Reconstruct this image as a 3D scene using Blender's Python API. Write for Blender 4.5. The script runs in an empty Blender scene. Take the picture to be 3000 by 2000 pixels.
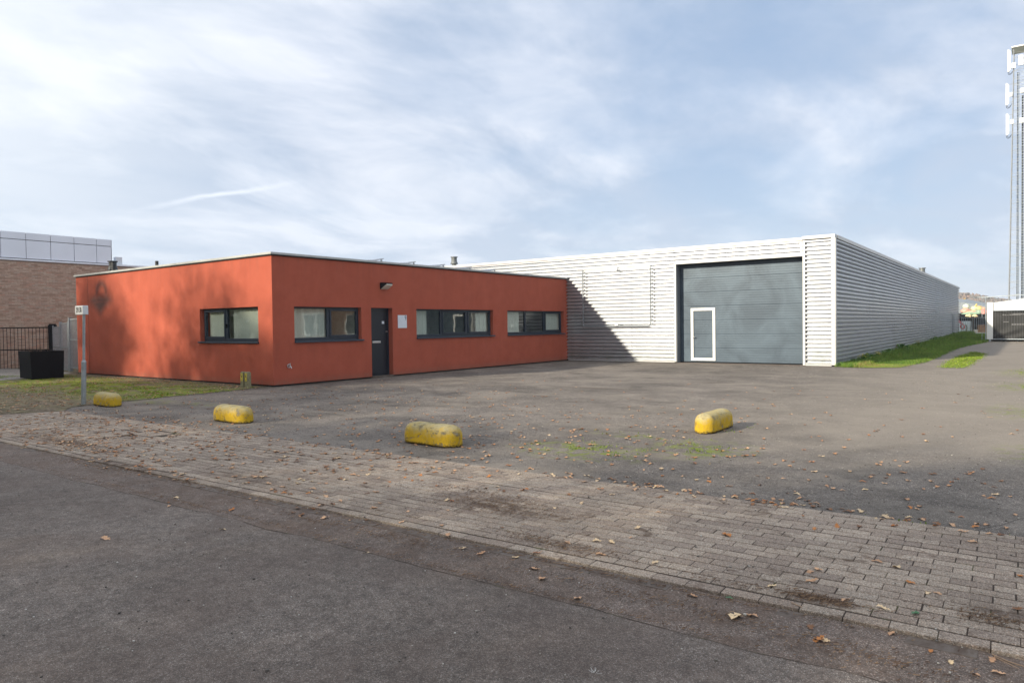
import bpy, bmesh, math, random
import numpy as np
from mathutils import Vector, Matrix, noise as mnoise
R = math.radians
rnd = random.Random(7)

# ------------------------------------------------------------------ camera, light, exposure
scn = bpy.context.scene
cam = bpy.data.cameras.new('camera'); camo = bpy.data.objects.new('camera', cam)
scn.collection.objects.link(camo); scn.camera = camo
YAW, PITCH, ROLL = -0.635711, -0.0229695, -0.0130882
fwd = Vector((math.sin(YAW)*math.cos(PITCH), math.cos(YAW)*math.cos(PITCH), math.sin(PITCH)))
rt = Vector((math.cos(YAW), -math.sin(YAW), 0)); up = rt.cross(fwd)
rt2 = rt*math.cos(ROLL) + up*math.sin(ROLL); up2 = -rt*math.sin(ROLL) + up*math.cos(ROLL)
M = Matrix((rt2, up2, -fwd)).transposed().to_4x4(); M.translation = Vector((15.842, -11.030, 1.523))
camo.matrix_world = M
cam.sensor_width = 36; cam.lens = 2065.4/3000*36; cam.clip_end = 6000; cam.clip_start = .05

SUN = Vector((.37, .93, -.40)).normalized()          # the way the light travels
sun = bpy.data.lights.new('sun', 'SUN'); suno = bpy.data.objects.new('sun', sun)
scn.collection.objects.link(suno)
sun.energy = 5.0; sun.angle = R(1.3); sun.color = (1, .90, .72)
suno.rotation_euler = SUN.to_track_quat('-Z', 'Y').to_euler(); suno.location = (-20, -60, 40)
SUN_EL = math.asin(-SUN.z); SUN_AZ = math.atan2(-SUN.x, -SUN.y)   # azimuth from +Y, clockwise

world = bpy.data.worlds.new('World'); scn.world = world; world.use_nodes = True
wt = world.node_tree; wt.nodes.clear()
def wn(t, **k):
    n = wt.nodes.new(t)
    for a, b in k.items(): setattr(n, a, b)
    return n
wl = wt.links.new
def wmath(op, a, b=None, c=None, clamp=False):
    n = wn('ShaderNodeMath', operation=op); n.use_clamp = clamp
    for i, v in enumerate((a, b, c)):
        if v is None: continue
        if isinstance(v, (int, float)): n.inputs[i].default_value = v
        else: wl(v, n.inputs[i])
    return n.outputs[0]
wo = wn('ShaderNodeOutputWorld'); bg = wn('ShaderNodeBackground'); wl(bg.outputs[0], wo.inputs[0])
bg.inputs[1].default_value = .095
sky = wn('ShaderNodeTexSky', sky_type='NISHITA'); sky.sun_disc = False
sky.sun_elevation = SUN_EL; sky.sun_rotation = SUN_AZ; sky.altitude = 50; sky.air_density = 1.0; sky.dust_density = .8; sky.ozone_density = 1.6
tc = wn('ShaderNodeTexCoord'); sep = wn('ShaderNodeSeparateXYZ'); wl(tc.outputs['Generated'], sep.inputs[0])
dx, dy, dz = sep.outputs
zz = wmath('ADD', wmath('MAXIMUM', dz, 0), .16)
comb = wn('ShaderNodeCombineXYZ'); wl(wmath('DIVIDE', dx, zz), comb.inputs[0]); wl(wmath('DIVIDE', dy, zz), comb.inputs[1])
def wnoise(scale, detail, rough, dist, rot=0, sc=(1, 1, 1), loc=(0, 0, 0)):
    mp = wn('ShaderNodeMapping'); wl(comb.outputs[0], mp.inputs[0])
    mp.inputs['Rotation'].default_value = (0, 0, rot); mp.inputs['Scale'].default_value = sc; mp.inputs['Location'].default_value = loc
    n = wn('ShaderNodeTexNoise'); wl(mp.outputs[0], n.inputs[0])
    n.inputs['Scale'].default_value = scale; n.inputs['Detail'].default_value = detail
    n.inputs['Roughness'].default_value = rough; n.inputs['Distortion'].default_value = dist
    return n.outputs[0]
n1 = wnoise(.62, 9, .56, .35, .55, (1, .60, 1), (3.1, 1.7, 0))        # large banks
n2 = wnoise(1.9, 10, .60, .6, .35, (1, .62, 1), (7.3, 2.2, 0))       # wisps
n3 = wnoise(1.25, 7, .58, .4, .9, (1, .75, 1), (1.2, 9.4, 0))          # darker undersides
cov = wmath('ADD', wmath('MULTIPLY', n1, .72), wmath('MULTIPLY', n2, .44))
# whiter towards the sun's side of the sky
sund = wn('ShaderNodeVectorMath', operation='DOT_PRODUCT'); wl(tc.outputs['Generated'], sund.inputs[0]); sund.inputs[1].default_value = tuple(-SUN)
side = wmath('MULTIPLY', wmath('ADD', sund.outputs['Value'], .45), .10)
cov = wmath('ADD', cov, side)
def wramp(v, stops):
    n = wn('ShaderNodeValToRGB'); wl(v, n.inputs[0]); e = n.color_ramp.elements
    while len(e) < len(stops): e.new(.5)
    for q, (p_, c_) in zip(e, stops): q.position = p_; q.color = (*c_, 1) if len(c_) == 3 else c_
    return n.outputs[0]
fac = wramp(cov, [(.42, (.28,)*3), (.50, (.52,)*3), (.58, (.84,)*3), (.66, (1,)*3)])
cloudc = wn('ShaderNodeMix', data_type='RGBA'); wl(wramp(n3, [(.42, (0, 0, 0)), (.58, (1, 1, 1))]), cloudc.inputs[0])
cloudc.inputs[6].default_value = (7.3, 7.65, 8.4, 1); cloudc.inputs[7].default_value = (4.5, 5.25, 6.5, 1)
glow = wn('ShaderNodeMix', data_type='RGBA'); wl(wmath('MULTIPLY', wmath('ADD', sund.outputs['Value'], .12), 2.2, clamp=True), glow.inputs[0])
wl(cloudc.outputs[2], glow.inputs[6]); glow.inputs[7].default_value = (8.0, 8.4, 8.8, 1)
# the clear part: Nishita, lifted by thin high veil
veil = wn('ShaderNodeMix', data_type='RGBA'); veil.inputs[0].default_value = .62
wl(sky.outputs[0], veil.inputs[6]); veil.inputs[7].default_value = (3.1, 4.4, 6.5, 1)
mixs = wn('ShaderNodeMix', data_type='RGBA'); wl(fac, mixs.inputs[0]); wl(veil.outputs[2], mixs.inputs[6]); wl(glow.outputs[2], mixs.inputs[7])
# contrail
A_ = Vector((-.876, .4562, .1564)); B_ = Vector((-.8038, .5647, .187)); N_ = A_.cross(B_).normalized(); T_ = (B_-A_).normalized(); C_ = (A_+B_)/2
def wdot(v):
    n = wn('ShaderNodeVectorMath', operation='DOT_PRODUCT'); wl(tc.outputs['Generated'], n.inputs[0]); n.inputs[1].default_value = tuple(v); return n.outputs['Value']
off = wmath('ADD', wdot(N_), wmath('MULTIPLY', wmath('SUBTRACT', n2, .5), .02))
line = wmath('SUBTRACT', 1, wmath('MULTIPLY', wmath('ABSOLUTE', off), 210), clamp=True)
along = wmath('SUBTRACT', 1, wmath('MULTIPLY', wmath('ABSOLUTE', wmath('SUBTRACT', wdot(T_), C_.dot(T_))), 9), clamp=True)
trail = wmath('MULTIPLY', wmath('MULTIPLY', line, along), .8)
mixt = wn('ShaderNodeMix', data_type='RGBA'); wl(trail, mixt.inputs[0]); wl(mixs.outputs[2], mixt.inputs[6]); mixt.inputs[7].default_value = (8.8, 9.1, 9.8, 1)
# paler low down
hz = wn('ShaderNodeMix', data_type='RGBA'); wl(wramp(dz, [(0, (.62,)*3), (.10, (.30,)*3), (.26, (0, 0, 0))]), hz.inputs[0])
wl(mixt.outputs[2], hz.inputs[6]); hz.inputs[7].default_value = (5.9, 6.8, 7.9, 1)
wl(hz.outputs[2], bg.inputs[0])

vs = scn.view_settings; vs.view_transform = 'Standard'; vs.look = 'None'; vs.exposure = 0.44; vs.gamma = 1; vs.use_curve_mapping = False
scn.render.engine = 'CYCLES'

# ------------------------------------------------------------------ helpers
COL = scn.collection
class MB:
    """collects faces of one mesh, in world coordinates"""
    def __init__(s): s.v = []; s.f = []; s.t = []; s.m = []
    def quad(s, a, b, c, d, tone=None, mi=0):
        i = len(s.v); s.v += [tuple(a), tuple(b), tuple(c), tuple(d)]; s.f.append((i, i+1, i+2, i+3)); s.t.append(tone or 0); s.m.append(mi)
    def poly(s, pts, tone=0, mi=0):
        i = len(s.v); s.v += [tuple(p) for p in pts]; s.f.append(tuple(range(i, i+len(pts)))); s.t.append(tone); s.m.append(mi)
    def box(s, x0, x1, y0, y1, z0, z1, tone=0, T=None, mi=0, rot=0, pivot=None):
        c = [(x0,y0,z0),(x1,y0,z0),(x1,y1,z0),(x0,y1,z0),(x0,y0,z1),(x1,y0,z1),(x1,y1,z1),(x0,y1,z1)]
        if rot:
            px, py = pivot or ((x0+x1)/2, (y0+y1)/2); cs, sn = math.cos(rot), math.sin(rot)
            c = [(px+(x-px)*cs-(y-py)*sn, py+(x-px)*sn+(y-py)*cs, z) for x, y, z in c]
        if T: c = [tuple(T @ Vector(p)) for p in c]
        i = len(s.v); s.v += c
        for f in ((0,3,2,1),(4,5,6,7),(0,1,5,4),(1,2,6,5),(2,3,7,6),(3,0,4,7)):
            s.f.append(tuple(i+k for k in f)); s.t.append(tone); s.m.append(mi)
        return s
    def tube(s, a, b, r0, r1=None, n=10, tone=0, caps=True, mi=0):
        a = Vector(a); b = Vector(b); r1 = r0 if r1 is None else r1
        d = (b-a).normalized(); u = d.orthogonal().normalized(); w = d.cross(u); i = len(s.v)
        for p, r in ((a, r0), (b, r1)):
            for k in range(n):
                q = 2*math.pi*k/n; s.v.append(tuple(p+u*math.cos(q)*r+w*math.sin(q)*r))
        for k in range(n):
            s.f.append((i+k, i+(k+1) % n, i+n+(k+1) % n, i+n+k)); s.t.append(tone); s.m.append(mi)
        if caps:
            s.f.append(tuple(i+k for k in reversed(range(n)))); s.t.append(tone); s.m.append(mi)
            s.f.append(tuple(i+n+k for k in range(n))); s.t.append(tone); s.m.append(mi)
        return s
    def path(s, pts, r, n=8):
        for a, b in zip(pts, pts[1:]): s.tube(a, b, r, n=n)
        return s
    def rings(s, rs, cap=True, closed=True, mi=0):
        i = len(s.v); n = len(rs[0])
        for r in rs: s.v += [tuple(p) for p in r]
        for k in range(len(rs)-1):
            for j in range(n if closed else n-1):
                a = i+k*n+j; b = i+k*n+(j+1) % n
                s.f.append((a, b, b+n, a+n)); s.t.append(0); s.m.append(mi)
        if cap and closed:
            s.f.append(tuple(i+k for k in reversed(range(n)))); s.f.append(tuple(i+(len(rs)-1)*n+k for k in range(n))); s.t += [0, 0]; s.m += [mi, mi]
        return s
    def mesh(s, name, o=(0, 0, 0), smooth=False, tone=False, mats=()):
        me = bpy.data.meshes.new(name); o = Vector(o)
        me.from_pydata([tuple(Vector(p)-o) for p in s.v], [], s.f)
        for m_ in mats: me.materials.append(m_)
        if any(s.m): me.polygons.foreach_set('material_index', s.m)
        if tone:
            a = me.attributes.new('tone', 'FLOAT', 'FACE'); a.data.foreach_set('value', [float(t) for t in s.t])
        if smooth:
            me.polygons.foreach_set('use_smooth', [True]*len(s.f))
        me.update(); return me
ORG = {}
def link(name, me, parent=None, loc=(0, 0, 0)):
    o = bpy.data.objects.new(name, me); COL.objects.link(o)
    if parent: o.parent = parent
    o.location = loc; return o
def thing(name, label, cat, loc=(0, 0, 0), group=None):
    o = link(name, None, loc=loc); ORG[o.name] = Vector(loc); o.empty_display_size = .2
    o['label'] = label; o['category'] = cat
    if group: o['group'] = group
    return o
def part(name, mb, m, parent, smooth=False, tone=False, label=None, kind=None, bevel=0):
    """mesh in world coordinates under a thing (or under one of its parts)"""
    org = ORG[parent.name]; ms = m if isinstance(m, (list, tuple)) else (m,)
    o = link(name, mb.mesh(name, org, smooth, tone, ms), parent); ORG[o.name] = org
    if label: o['label'] = label
    if kind: o['kind'] = kind
    if bevel:
        b = o.modifiers.new('bevel', 'BEVEL'); b.width = bevel; b.segments = 2; b.limit_method = 'ANGLE'
    return o
def single(name, mb, m, label, cat, loc=(0, 0, 0), group=None, smooth=False, bevel=0, tone=False):
    ms = m if isinstance(m, (list, tuple)) else (m,)
    o = link(name, mb.mesh(name, loc, smooth, tone, ms), None, loc); ORG[o.name] = Vector(loc)
    o['label'] = label; o['category'] = cat
    if group: o['group'] = group
    if bevel:
        b = o.modifiers.new('bevel', 'BEVEL'); b.width = bevel; b.segments = 2; b.limit_method = 'ANGLE'
    return o
def struct(name, mb, m, kind='structure', smooth=False, label=None, tone=False):
    ms = m if isinstance(m, (list, tuple)) else (m,)
    o = link(name, mb.mesh(name, (0, 0, 0), smooth, tone, ms)); ORG[o.name] = Vector((0, 0, 0)); o['kind'] = kind
    if label: o['label'] = label
    return o
def copy_tree(o, parent=None):
    c = o.copy(); COL.objects.link(c)
    if parent: c.parent = parent
    for ch in list(o.children): copy_tree(ch, c)
    return c

# ------------------------------------------------------------------ materials
class Mat:
    def __init__(s, name):
        s.m = bpy.data.materials.new(name); s.m.use_nodes = True; s.t = s.m.node_tree; s.t.nodes.clear()
        s.out = s.n('ShaderNodeOutputMaterial'); s.b = s.n('ShaderNodeBsdfPrincipled'); s.l(s.b.outputs[0], s.out.inputs[0])
        s.geo = None; s.tc = None
    def n(s, t, **k):
        q = s.t.nodes.new(t)
        for a, b in k.items(): setattr(q, a, b)
        return q
    def l(s, a, b): s.t.links.new(a, b)
    def put(s, sock, v):
        if isinstance(v, (int, float)): sock.default_value = v
        elif isinstance(v, (tuple, list)): sock.default_value = (*v, 1) if (len(v) == 3 and len(sock.default_value) == 4) else v
        else: s.l(v, sock)
    def pos(s):
        if not s.geo: s.geo = s.n('ShaderNodeNewGeometry')
        return s.geo.outputs['Position']
    def objc(s):
        if not s.tc: s.tc = s.n('ShaderNodeTexCoord')
        return s.tc.outputs['Object']
    def map(s, v, sc=(1, 1, 1), loc=(0, 0, 0), rot=(0, 0, 0)):
        q = s.n('ShaderNodeMapping'); s.l(v, q.inputs[0]); q.inputs['Scale'].default_value = sc; q.inputs['Location'].default_value = loc; q.inputs['Rotation'].default_value = rot
        return q.outputs[0]
    def noise(s, scale, detail=4, rough=.55, dist=0, v=None, color=False):
        q = s.n('ShaderNodeTexNoise'); s.l(v or s.pos(), q.inputs[0]); q.inputs['Scale'].default_value = scale
        q.inputs['Detail'].default_value = detail; q.inputs['Roughness'].default_value = rough; q.inputs['Distortion'].default_value = dist
        return q.outputs[1 if color else 0]
    def voro(s, scale, v=None, feature='F1', out='Color', rand=1):
        q = s.n('ShaderNodeTexVoronoi', feature=feature); s.l(v or s.pos(), q.inputs[0]); q.inputs['Scale'].default_value = scale; q.inputs['Randomness'].default_value = rand
        return q.outputs[out]
    def ramp(s, v, stops, interp='LINEAR'):
        q = s.n('ShaderNodeValToRGB'); s.l(v, q.inputs[0]); q.color_ramp.interpolation = interp; e = q.color_ramp.elements
        while len(e) < len(stops): e.new(.5)
        for k, (p_, c_) in zip(e, stops):
            k.position = p_
            if isinstance(c_, (int, float)): c_ = (c_,)*3
            k.color = (*c_, 1)
        return q.outputs[0]
    def mix(s, f, a, b, mode='MIX'):
        q = s.n('ShaderNodeMix', data_type='RGBA', blend_type=mode); s.put(q.inputs[0], f); s.put(q.inputs[6], a); s.put(q.inputs[7], b)
        return q.outputs[2]
    def math(s, op, a, b=None, c=None, clamp=False):
        q = s.n('ShaderNodeMath', operation=op); q.use_clamp = clamp
        for i, v in enumerate((a, b, c)):
            if v is not None: s.put(q.inputs[i], v)
        return q.outputs[0]
    def xyz(s, v):
        q = s.n('ShaderNodeSeparateXYZ'); s.l(v, q.inputs[0]); return q.outputs
    def attr(s, name='tone', kind='GEOMETRY'):
        q = s.n('ShaderNodeAttribute'); q.attribute_name = name; q.attribute_type = kind; return q.outputs['Fac']
    def rand(s):
        q = s.n('ShaderNodeObjectInfo'); return q.outputs['Random']
    def bump(s, h, strength=.3, dist=.01):
        q = s.n('ShaderNodeBump'); s.l(h, q.inputs['Height']); q.inputs['Strength'].default_value = strength; q.inputs['Distance'].default_value = dist
        s.l(q.outputs[0], s.b.inputs['Normal']); return q
    def set(s, color=None, rough=None, metal=None, spec=None, alpha=None):
        for k, v in (('Base Color', color), ('Roughness', rough), ('Metallic', metal), ('Specular IOR Level', spec), ('Alpha', alpha)):
            if v is not None: s.put(s.b.inputs[k], v)
        return s.m
    def blob(s, x, y, rx, ry, soft=.5, v=None):
        """soft elliptical mask round a place on the ground"""
        X, Y, Z = s.xyz(v or s.pos())
        a = s.math('DIVIDE', s.math('SUBTRACT', X, x), rx); b = s.math('DIVIDE', s.math('SUBTRACT', Y, y), ry)
        d = s.math('SQRT', s.math('ADD', s.math('MULTIPLY', a, a), s.math('MULTIPLY', b, b)))
        return s.math('DIVIDE', s.math('SUBTRACT', 1, d), soft, clamp=True)

def simple(name, col, rough=.6, metal=0, var=.15, scale=6, bump=0, bscale=60, spec=.5):
    a = Mat(name); n = a.noise(scale, 5, .6)
    c = a.mix(a.ramp(n, [(.3, 0), (.7, 1)]), tuple(x*(1-var) for x in col), tuple(min(1, x*(1+var)) for x in col))
    if bump: a.bump(a.noise(bscale, 3), bump, .004)
    return a.set(c, rough, metal, spec)

def aggregate(a, dark, mid, light, fine=95):
    """stones set in binder: colour per stone"""
    v1 = a.voro(fine); q = a.xyz(v1)
    c = a.ramp(q[0], [(0, dark), (.30, tuple((d+m_)/2 for d, m_ in zip(dark, mid))), (.62, mid), (.86, tuple(x*1.25 for x in mid)), (.95, light), (1, light)])
    v2 = a.xyz(a.voro(fine*.55))
    c = a.mix(a.ramp(v2[1], [(.965, 0), (.985, .55)]), c, light)
    c = a.mix(1, c, a.ramp(q[2], [(0, (1.10, .98, .93)), (.5, (1, 1, 1)), (1, (.95, .99, 1.05))]), 'MULTIPLY')
    d = a.voro(fine, out='Distance')
    c = a.mix(a.ramp(d, [(.25, 0), (.75, .55)]), c, dark)
    return c, d

def asphalt_mat(name, dark, mid, light, patch=None, extra=None, fine=95, rough=.85):
    a = Mat(name); c, d = aggregate(a, dark, mid, light, fine)
    big = a.noise(.35, 6, .62, .4); c = a.mix(1, c, a.ramp(big, [(.3, .78), (.5, 1.0), (.7, 1.22)]), 'MULTIPLY')
    sm = a.noise(3.2, 6, .65, .3); c = a.mix(1, c, a.ramp(sm, [(.3, .84), (.7, 1.16)]), 'MULTIPLY')
    mott = a.noise(14, 6, .75); c = a.mix(1, c, a.ramp(mott, [(.34, .72), (.66, 1.30)]), 'MULTIPLY')
    mott2 = a.noise(70, 5, .8); c = a.mix(1, c, a.ramp(mott2, [(.34, .70), (.66, 1.34)]), 'MULTIPLY')
    if patch: c = patch(a, c)
    a.bump(a.math('ADD', a.math('MULTIPLY', d, -.6), a.noise(240, 3)), .55, .005)
    return a.set(c, rough, 0, .3)

def road_patch(a, c):
    X, Y, Z = a.xyz(a.pos())
    t = a.noise(1.1, 5, .6, .6)
    return a.mix(a.ramp(t, [(.42, 0), (.62, .3)]), c, (.100, .070, .058))
def strip_patch(a, c):
    t = a.noise(2.1, 6, .7, .8)
    return a.mix(a.ramp(t, [(.46, 0), (.62, .5)]), c, (.110, .072, .052))
def yard_patch(a, c):
    X, Y, Z = a.xyz(a.pos())
    st = a.noise(.55, 5, .6, 1.2, v=a.map(a.pos(), (1, 1.3, 1), rot=(0, 0, .9)))
    c = a.mix(a.ramp(st, [(.45, 0), (.64, .55)]), c, a.mix(a.noise(70, 4, .7), (.14, .12, .10), (.34, .30, .255)))
    dk = a.noise(.8, 6, .65, .8, v=a.map(a.pos(), (1, 1.2, 1), loc=(4, 9, 0), rot=(0, 0, -.6))); c = a.mix(1, c, a.ramp(dk, [(.34, .68), (.5, 1), (.7, 1.18)]), 'MULTIPLY')          # pale dust streaks; soft sun and shade dapple also painted into the colour
    # right-hand lane is paler
    lane = a.math('MULTIPLY', a.math('DIVIDE', a.math('SUBTRACT', X, 10.2), 4.0, clamp=True), a.math('DIVIDE', a.math('ADD', Y, 3.6), 3.5, clamp=True))
    c = a.mix(a.math('MULTIPLY', lane, .62), c, a.mix(a.noise(60, 4, .7), (.17, .145, .118), (.36, .315, .265)))
    # moss in cracks by the paving and at places
    mo = a.noise(5, 7, .72, .5)
    for (x, y, rx, ry, k) in ((11.5, -3.7, 1.15, .75, .95), (12.6, -2.9, .8, .9, .9), (11.6, -2.4, .9, .25, .7), (15.6, 8.4, .7, 1.6, .9), (15.6, 13.4, .8, 2.2, .9), (15.7, 3.2, .6, 1.6, .7), (15.9, -1.2, .5, 1.0, .7), (.8, -3.5, .9, .5, .8), (2.2, -3.3, .9, .35, .6)):
        b = a.blob(x, y, rx, ry, .8)
        f = a.math('MULTIPLY', a.ramp(mo, [(.50, 0), (.56, 1)]), a.math('MULTIPLY', b, k))
        c = a.mix(f, c, a.mix(a.noise(30, 4), (.07, .09, .014), (.26, .31, .04)))
    # brown stain patches
    for (x, y, rx, ry) in ((7.6, 3.6, 1.6, .35), (9.3, 6.4, .7, .3)):
        b = a.blob(x, y, rx, ry, .9); c = a.mix(a.math('MULTIPLY', b, .55), c, (.045, .032, .024))
    pale = a.blob(12.3, -3.5, .75, .35, .7); c = a.mix(a.math('MULTIPLY', pale, .5), c, (.22, .19, .155))
    # crack lines
    cr = a.voro(.33, v=a.mix(.09, a.pos(), a.noise(2.2, 5, .7, color=True)), feature='DISTANCE_TO_EDGE', out='Distance')
    near = a.blob(15.2, -4.6, 3.0, 1.6, .5)
    c = a.mix(a.math('MULTIPLY', a.math('LESS_THAN', cr, .0016), a.math('MULTIPLY', near, .6)), c, (.03, .024, .02))
    # dirt along the building foot and kerb line
    foot = a.math('MULTIPLY', a.math('SUBTRACT', 1, a.math('DIVIDE', X, .35), clamp=True), a.ramp(a.noise(7, 5), [(.4, 0), (.6, .8)]))
    return a.mix(foot, c, (.05, .045, .022))

mt = {}
mt['road'] = asphalt_mat('road_asphalt', (.088, .073, .063), (.176, .149, .131), (.36, .32, .285), road_patch, fine=230)
mt['strip'] = asphalt_mat('old_asphalt', (.084, .065, .055), (.175, .140, .120), (.36, .31, .27), strip_patch, fine=190)
mt['yard'] = asphalt_mat('yard_asphalt', (.070, .060, .052), (.164, .145, .127), (.46, .42, .38), yard_patch, fine=190)

def paver_mat(name, src):
    a = Mat(name); c, d = aggregate(a, (.175, .143, .119), (.400, .340, .285), (.62, .56, .49), 200)
    tone = a.attr('tone', 'GEOMETRY') if src == 'attr' else a.rand()
    c = a.mix(1, c, a.ramp(tone, [(0, (.78, .75, .74)), (.35, (.96, .93, .90)), (.7, (1.04, 1.03, 1.0)), (1, (1.2, 1.18, 1.14))]), 'MULTIPLY')
    c = a.mix(1, c, a.ramp(a.noise(.8, 5, .6), [(.3, .82), (.7, 1.15)]), 'MULTIPLY')
    t = a.noise(3.4, 7, .72, .9)
    f = a.ramp(t, [(.57, 0), (.66, .7)])
    c = a.mix(f, c, (.085, .052, .034))
    for (x, y, rx, ry, k) in ((12.2, -6.35, .8, .42, .8), (13.2, -6.95, .5, .14, .75), (14.9, -6.95, .28, .09, .9), (4.9, -6.9, 2.2, .28, .75), (15.75, -6.6, .3, .12, .8), (7.8, -7.25, 1.6, .16, .8), (9.4, -6.9, .9, .25, .5)):
        b = a.blob(x, y, rx, ry, .8); c = a.mix(a.math('MULTIPLY', a.math('MULTIPLY', b, k), a.ramp(a.noise(9, 6, .7), [(.36, 0), (.58, 1)])), c, (.055, .031, .020))
    a.bump(a.math('ADD', a.math('MULTIPLY', d, -.5), a.noise(200, 3)), .5, .004)
    return a.set(c, .88, 0, .25)
mt['paver'] = paver_mat('concrete_paver', 'obj'); mt['paver_mass'] = paver_mat('concrete_paver_mass', 'attr')
a = Mat('joint_soil'); c = a.mix(a.noise(40, 5), (.020, .013, .009), (.060, .040, .028))
c = a.mix(a.ramp(a.noise(4, 5, .7), [(.55, 0), (.66, .8)]), c, (.07, .085, .018)); mt['joint'] = a.set(c, .95)
a = Mat('gutter_tile'); c = a.mix(a.noise(7, 6, .7), (.105, .082, .070), (.175, .148, .128)); c = a.mix(a.ramp(a.noise(5, 6, .75, .6), [(.44, 0), (.58, .85)]), c, (.075, .048, .034)); a.bump(a.noise(90, 4), .2, .003); mt['gutter'] = a.set(c, .8)
a = Mat('verge_soil')
c = a.mix(a.ramp(a.math('ADD', a.math('MULTIPLY', a.noise(5, 7, .75), .6), a.math('MULTIPLY', a.noise(30, 6, .75), .4)), [(.42, 0), (.58, 1)]), (.055, .040, .028), (.27, .22, .16))
X, Y, Z = a.xyz(a.pos())
band = a.math('MULTIPLY', a.math('SUBTRACT', 1, a.math('ABSOLUTE', a.math('DIVIDE', a.math('ADD', Y, 2.3), 2.1)), clamp=True), 1.5, clamp=True)
mo = a.noise(2.3, 8, .70, .8, v=a.map(a.pos(), (.6, 1.25, 1), rot=(0, 0, .25)))
f = a.math('MULTIPLY', a.ramp(mo, [(.42, 0), (.54, 1)]), a.math('ADD', a.math('MULTIPLY', band, .85), .12))
c = a.mix(f, c, a.mix(a.noise(26, 6, .7), (.070, .098, .014), (.30, .37, .045)))
c = a.mix(a.math('MULTIPLY', a.math('SUBTRACT', 1, a.math('ABSOLUTE', a.math('DIVIDE', Y, .45)), clamp=True), .7), c, (.12, .085, .06))
a.bump(a.noise(35, 6, .7), .8, .02); mt['verge'] = a.set(c, .95, 0, .2)
mt['path'] = asphalt_mat('concrete_path', (.19, .17, .15), (.27, .25, .23), (.38, .36, .33))
a = Mat('far_ground'); mt['ground'] = a.set(a.mix(a.noise(.08, 6), (.055, .070, .022), (.12, .11, .05)), .95)
a = Mat('grass_soil'); mt['grass_soil'] = a.set(a.mix(a.noise(3, 6, .7), (.10, .13, .03), (.24, .30, .05)), .95)
def blade(name, c0, c1, c2):
    a = Mat(name); t = a.attr('tone'); c = a.ramp(t, [(0, c0), (.5, c1), (.88, c2), (.97, (.38, .30, .12)), (1, (.30, .20, .09))])
    c = a.mix(1, c, a.ramp(a.noise(.7, 4), [(.3, .75), (.7, 1.25)]), 'MULTIPLY')
    a.set(c, .6, 0, .3); tr = a.n('ShaderNodeBsdfTranslucent'); a.put(tr.inputs[0], c); mx = a.n('ShaderNodeMixShader'); mx.inputs[0].default_value = .35
    a.l(a.b.outputs[0], mx.inputs[1]); a.l(tr.outputs[0], mx.inputs[2]); a.l(mx.outputs[0], a.out.inputs[0]); return a.m
mt['blade'] = blade('grass_blade', (.065, .130, .022), (.150, .260, .038), (.31, .40, .07))
mt['moss'] = blade('moss', (.07, .12, .012), (.17, .26, .02), (.33, .42, .04))
mt['weed'] = blade('weed_leaf', (.045, .12, .03), (.09, .21, .04), (.17, .31, .06))

def plaster(name):
    a = Mat(name); n = a.noise(2.2, 7, .65); g = a.noise(170, 3, .6)
    c = a.mix(a.ramp(n, [(.3, 0), (.7, 1)]), (.372, .084, .049), (.432, .104, .062))
    c = a.mix(1, c, a.ramp(g, [(.3, .90), (.7, 1.08)]), 'MULTIPLY')
    st = a.noise(1.1, 6, .7, v=a.map(a.pos(), (1.2, 1.2, .18))); c = a.mix(1, c, a.ramp(st, [(.3, .93), (.7, 1.05)]), 'MULTIPLY')
    X, Y, Z = a.xyz(a.pos())
    low = a.math('MULTIPLY', a.math('SUBTRACT', 1, a.math('DIVIDE', Z, .35), clamp=True), a.ramp(a.noise(5, 6, .7), [(.35, .1), (.7, .7)]))
    c = a.mix(low, c, (.27, .075, .05))
    sp = a.math('MULTIPLY', a.math('SUBTRACT', 1, a.math('DIVIDE', Z, .22), clamp=True), a.ramp(a.noise(11, 6, .75), [(.40, 0), (.62, .8)]))
    c = a.mix(sp, c, (.22, .13, .09))
    run = a.noise(9, 4, .6, v=a.map(a.pos(), (1, 1, .06)))
    top_ = a.math('MULTIPLY', a.math('DIVIDE', a.math('SUBTRACT', Z, 2.75), .7, clamp=True), a.ramp(run, [(.5, 0), (.7, .30)]))
    sill_ = a.math('MULTIPLY', a.math('MULTIPLY', a.math('LESS_THAN', Z, 1.13), a.math('DIVIDE', a.math('SUBTRACT', Z, .45), .68, clamp=True)), a.ramp(run, [(.5, 0), (.68, .22)]))
    c = a.mix(a.math('ADD', top_, sill_), c, (.20, .075, .055))
    a.bump(g, .6, .008); return a.set(c, .9, 0, .25)
mt['plaster'] = plaster('terracotta_plaster')
mt['plaster_in'] = simple('inner_wall_paint', (.62, .62, .58), .8)
mt['roof'] = simple('roof_felt', (.07, .07, .075), .9)
mt['cap'] = simple('zinc_coping', (.42, .43, .42), .45, .25, .08)
mt['frame'] = simple('dark_blue_frame', (.014, .025, .042), .38, 0, .06)
mt['sill'] = simple('blue_sill', (.030, .043, .066), .4, 0, .1)
mt['door'] = simple('door_leaf_paint', (.007, .012, .022), .35, 0, .08)
mt['black'] = simple('black_paint', (.005, .0075, .0115), .65, 0, .2, spec=.15)
mt['base'] = simple('dark_plinth', (.015, .012, .012), .9)
mt['tube'] = simple('dull_tube', (.22, .24, .26), .5, .4, .1); mt['steel'] = simple('galvanised_steel', (.36, .40, .43), .42, .55, .18, 14, .1, 90)
mt['white'] = simple('white_lacquer', (.82, .82, .80), .4, 0, .04)
mt['offwhite'] = simple('off_white_panel', (.62, .64, .66), .45, 0, .05)
mt['sign'] = simple('sign_face', (.66, .70, .76), .35, 0, .03)
mt['ink'] = simple('black_lettering', (.02, .02, .022), .5)
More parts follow.
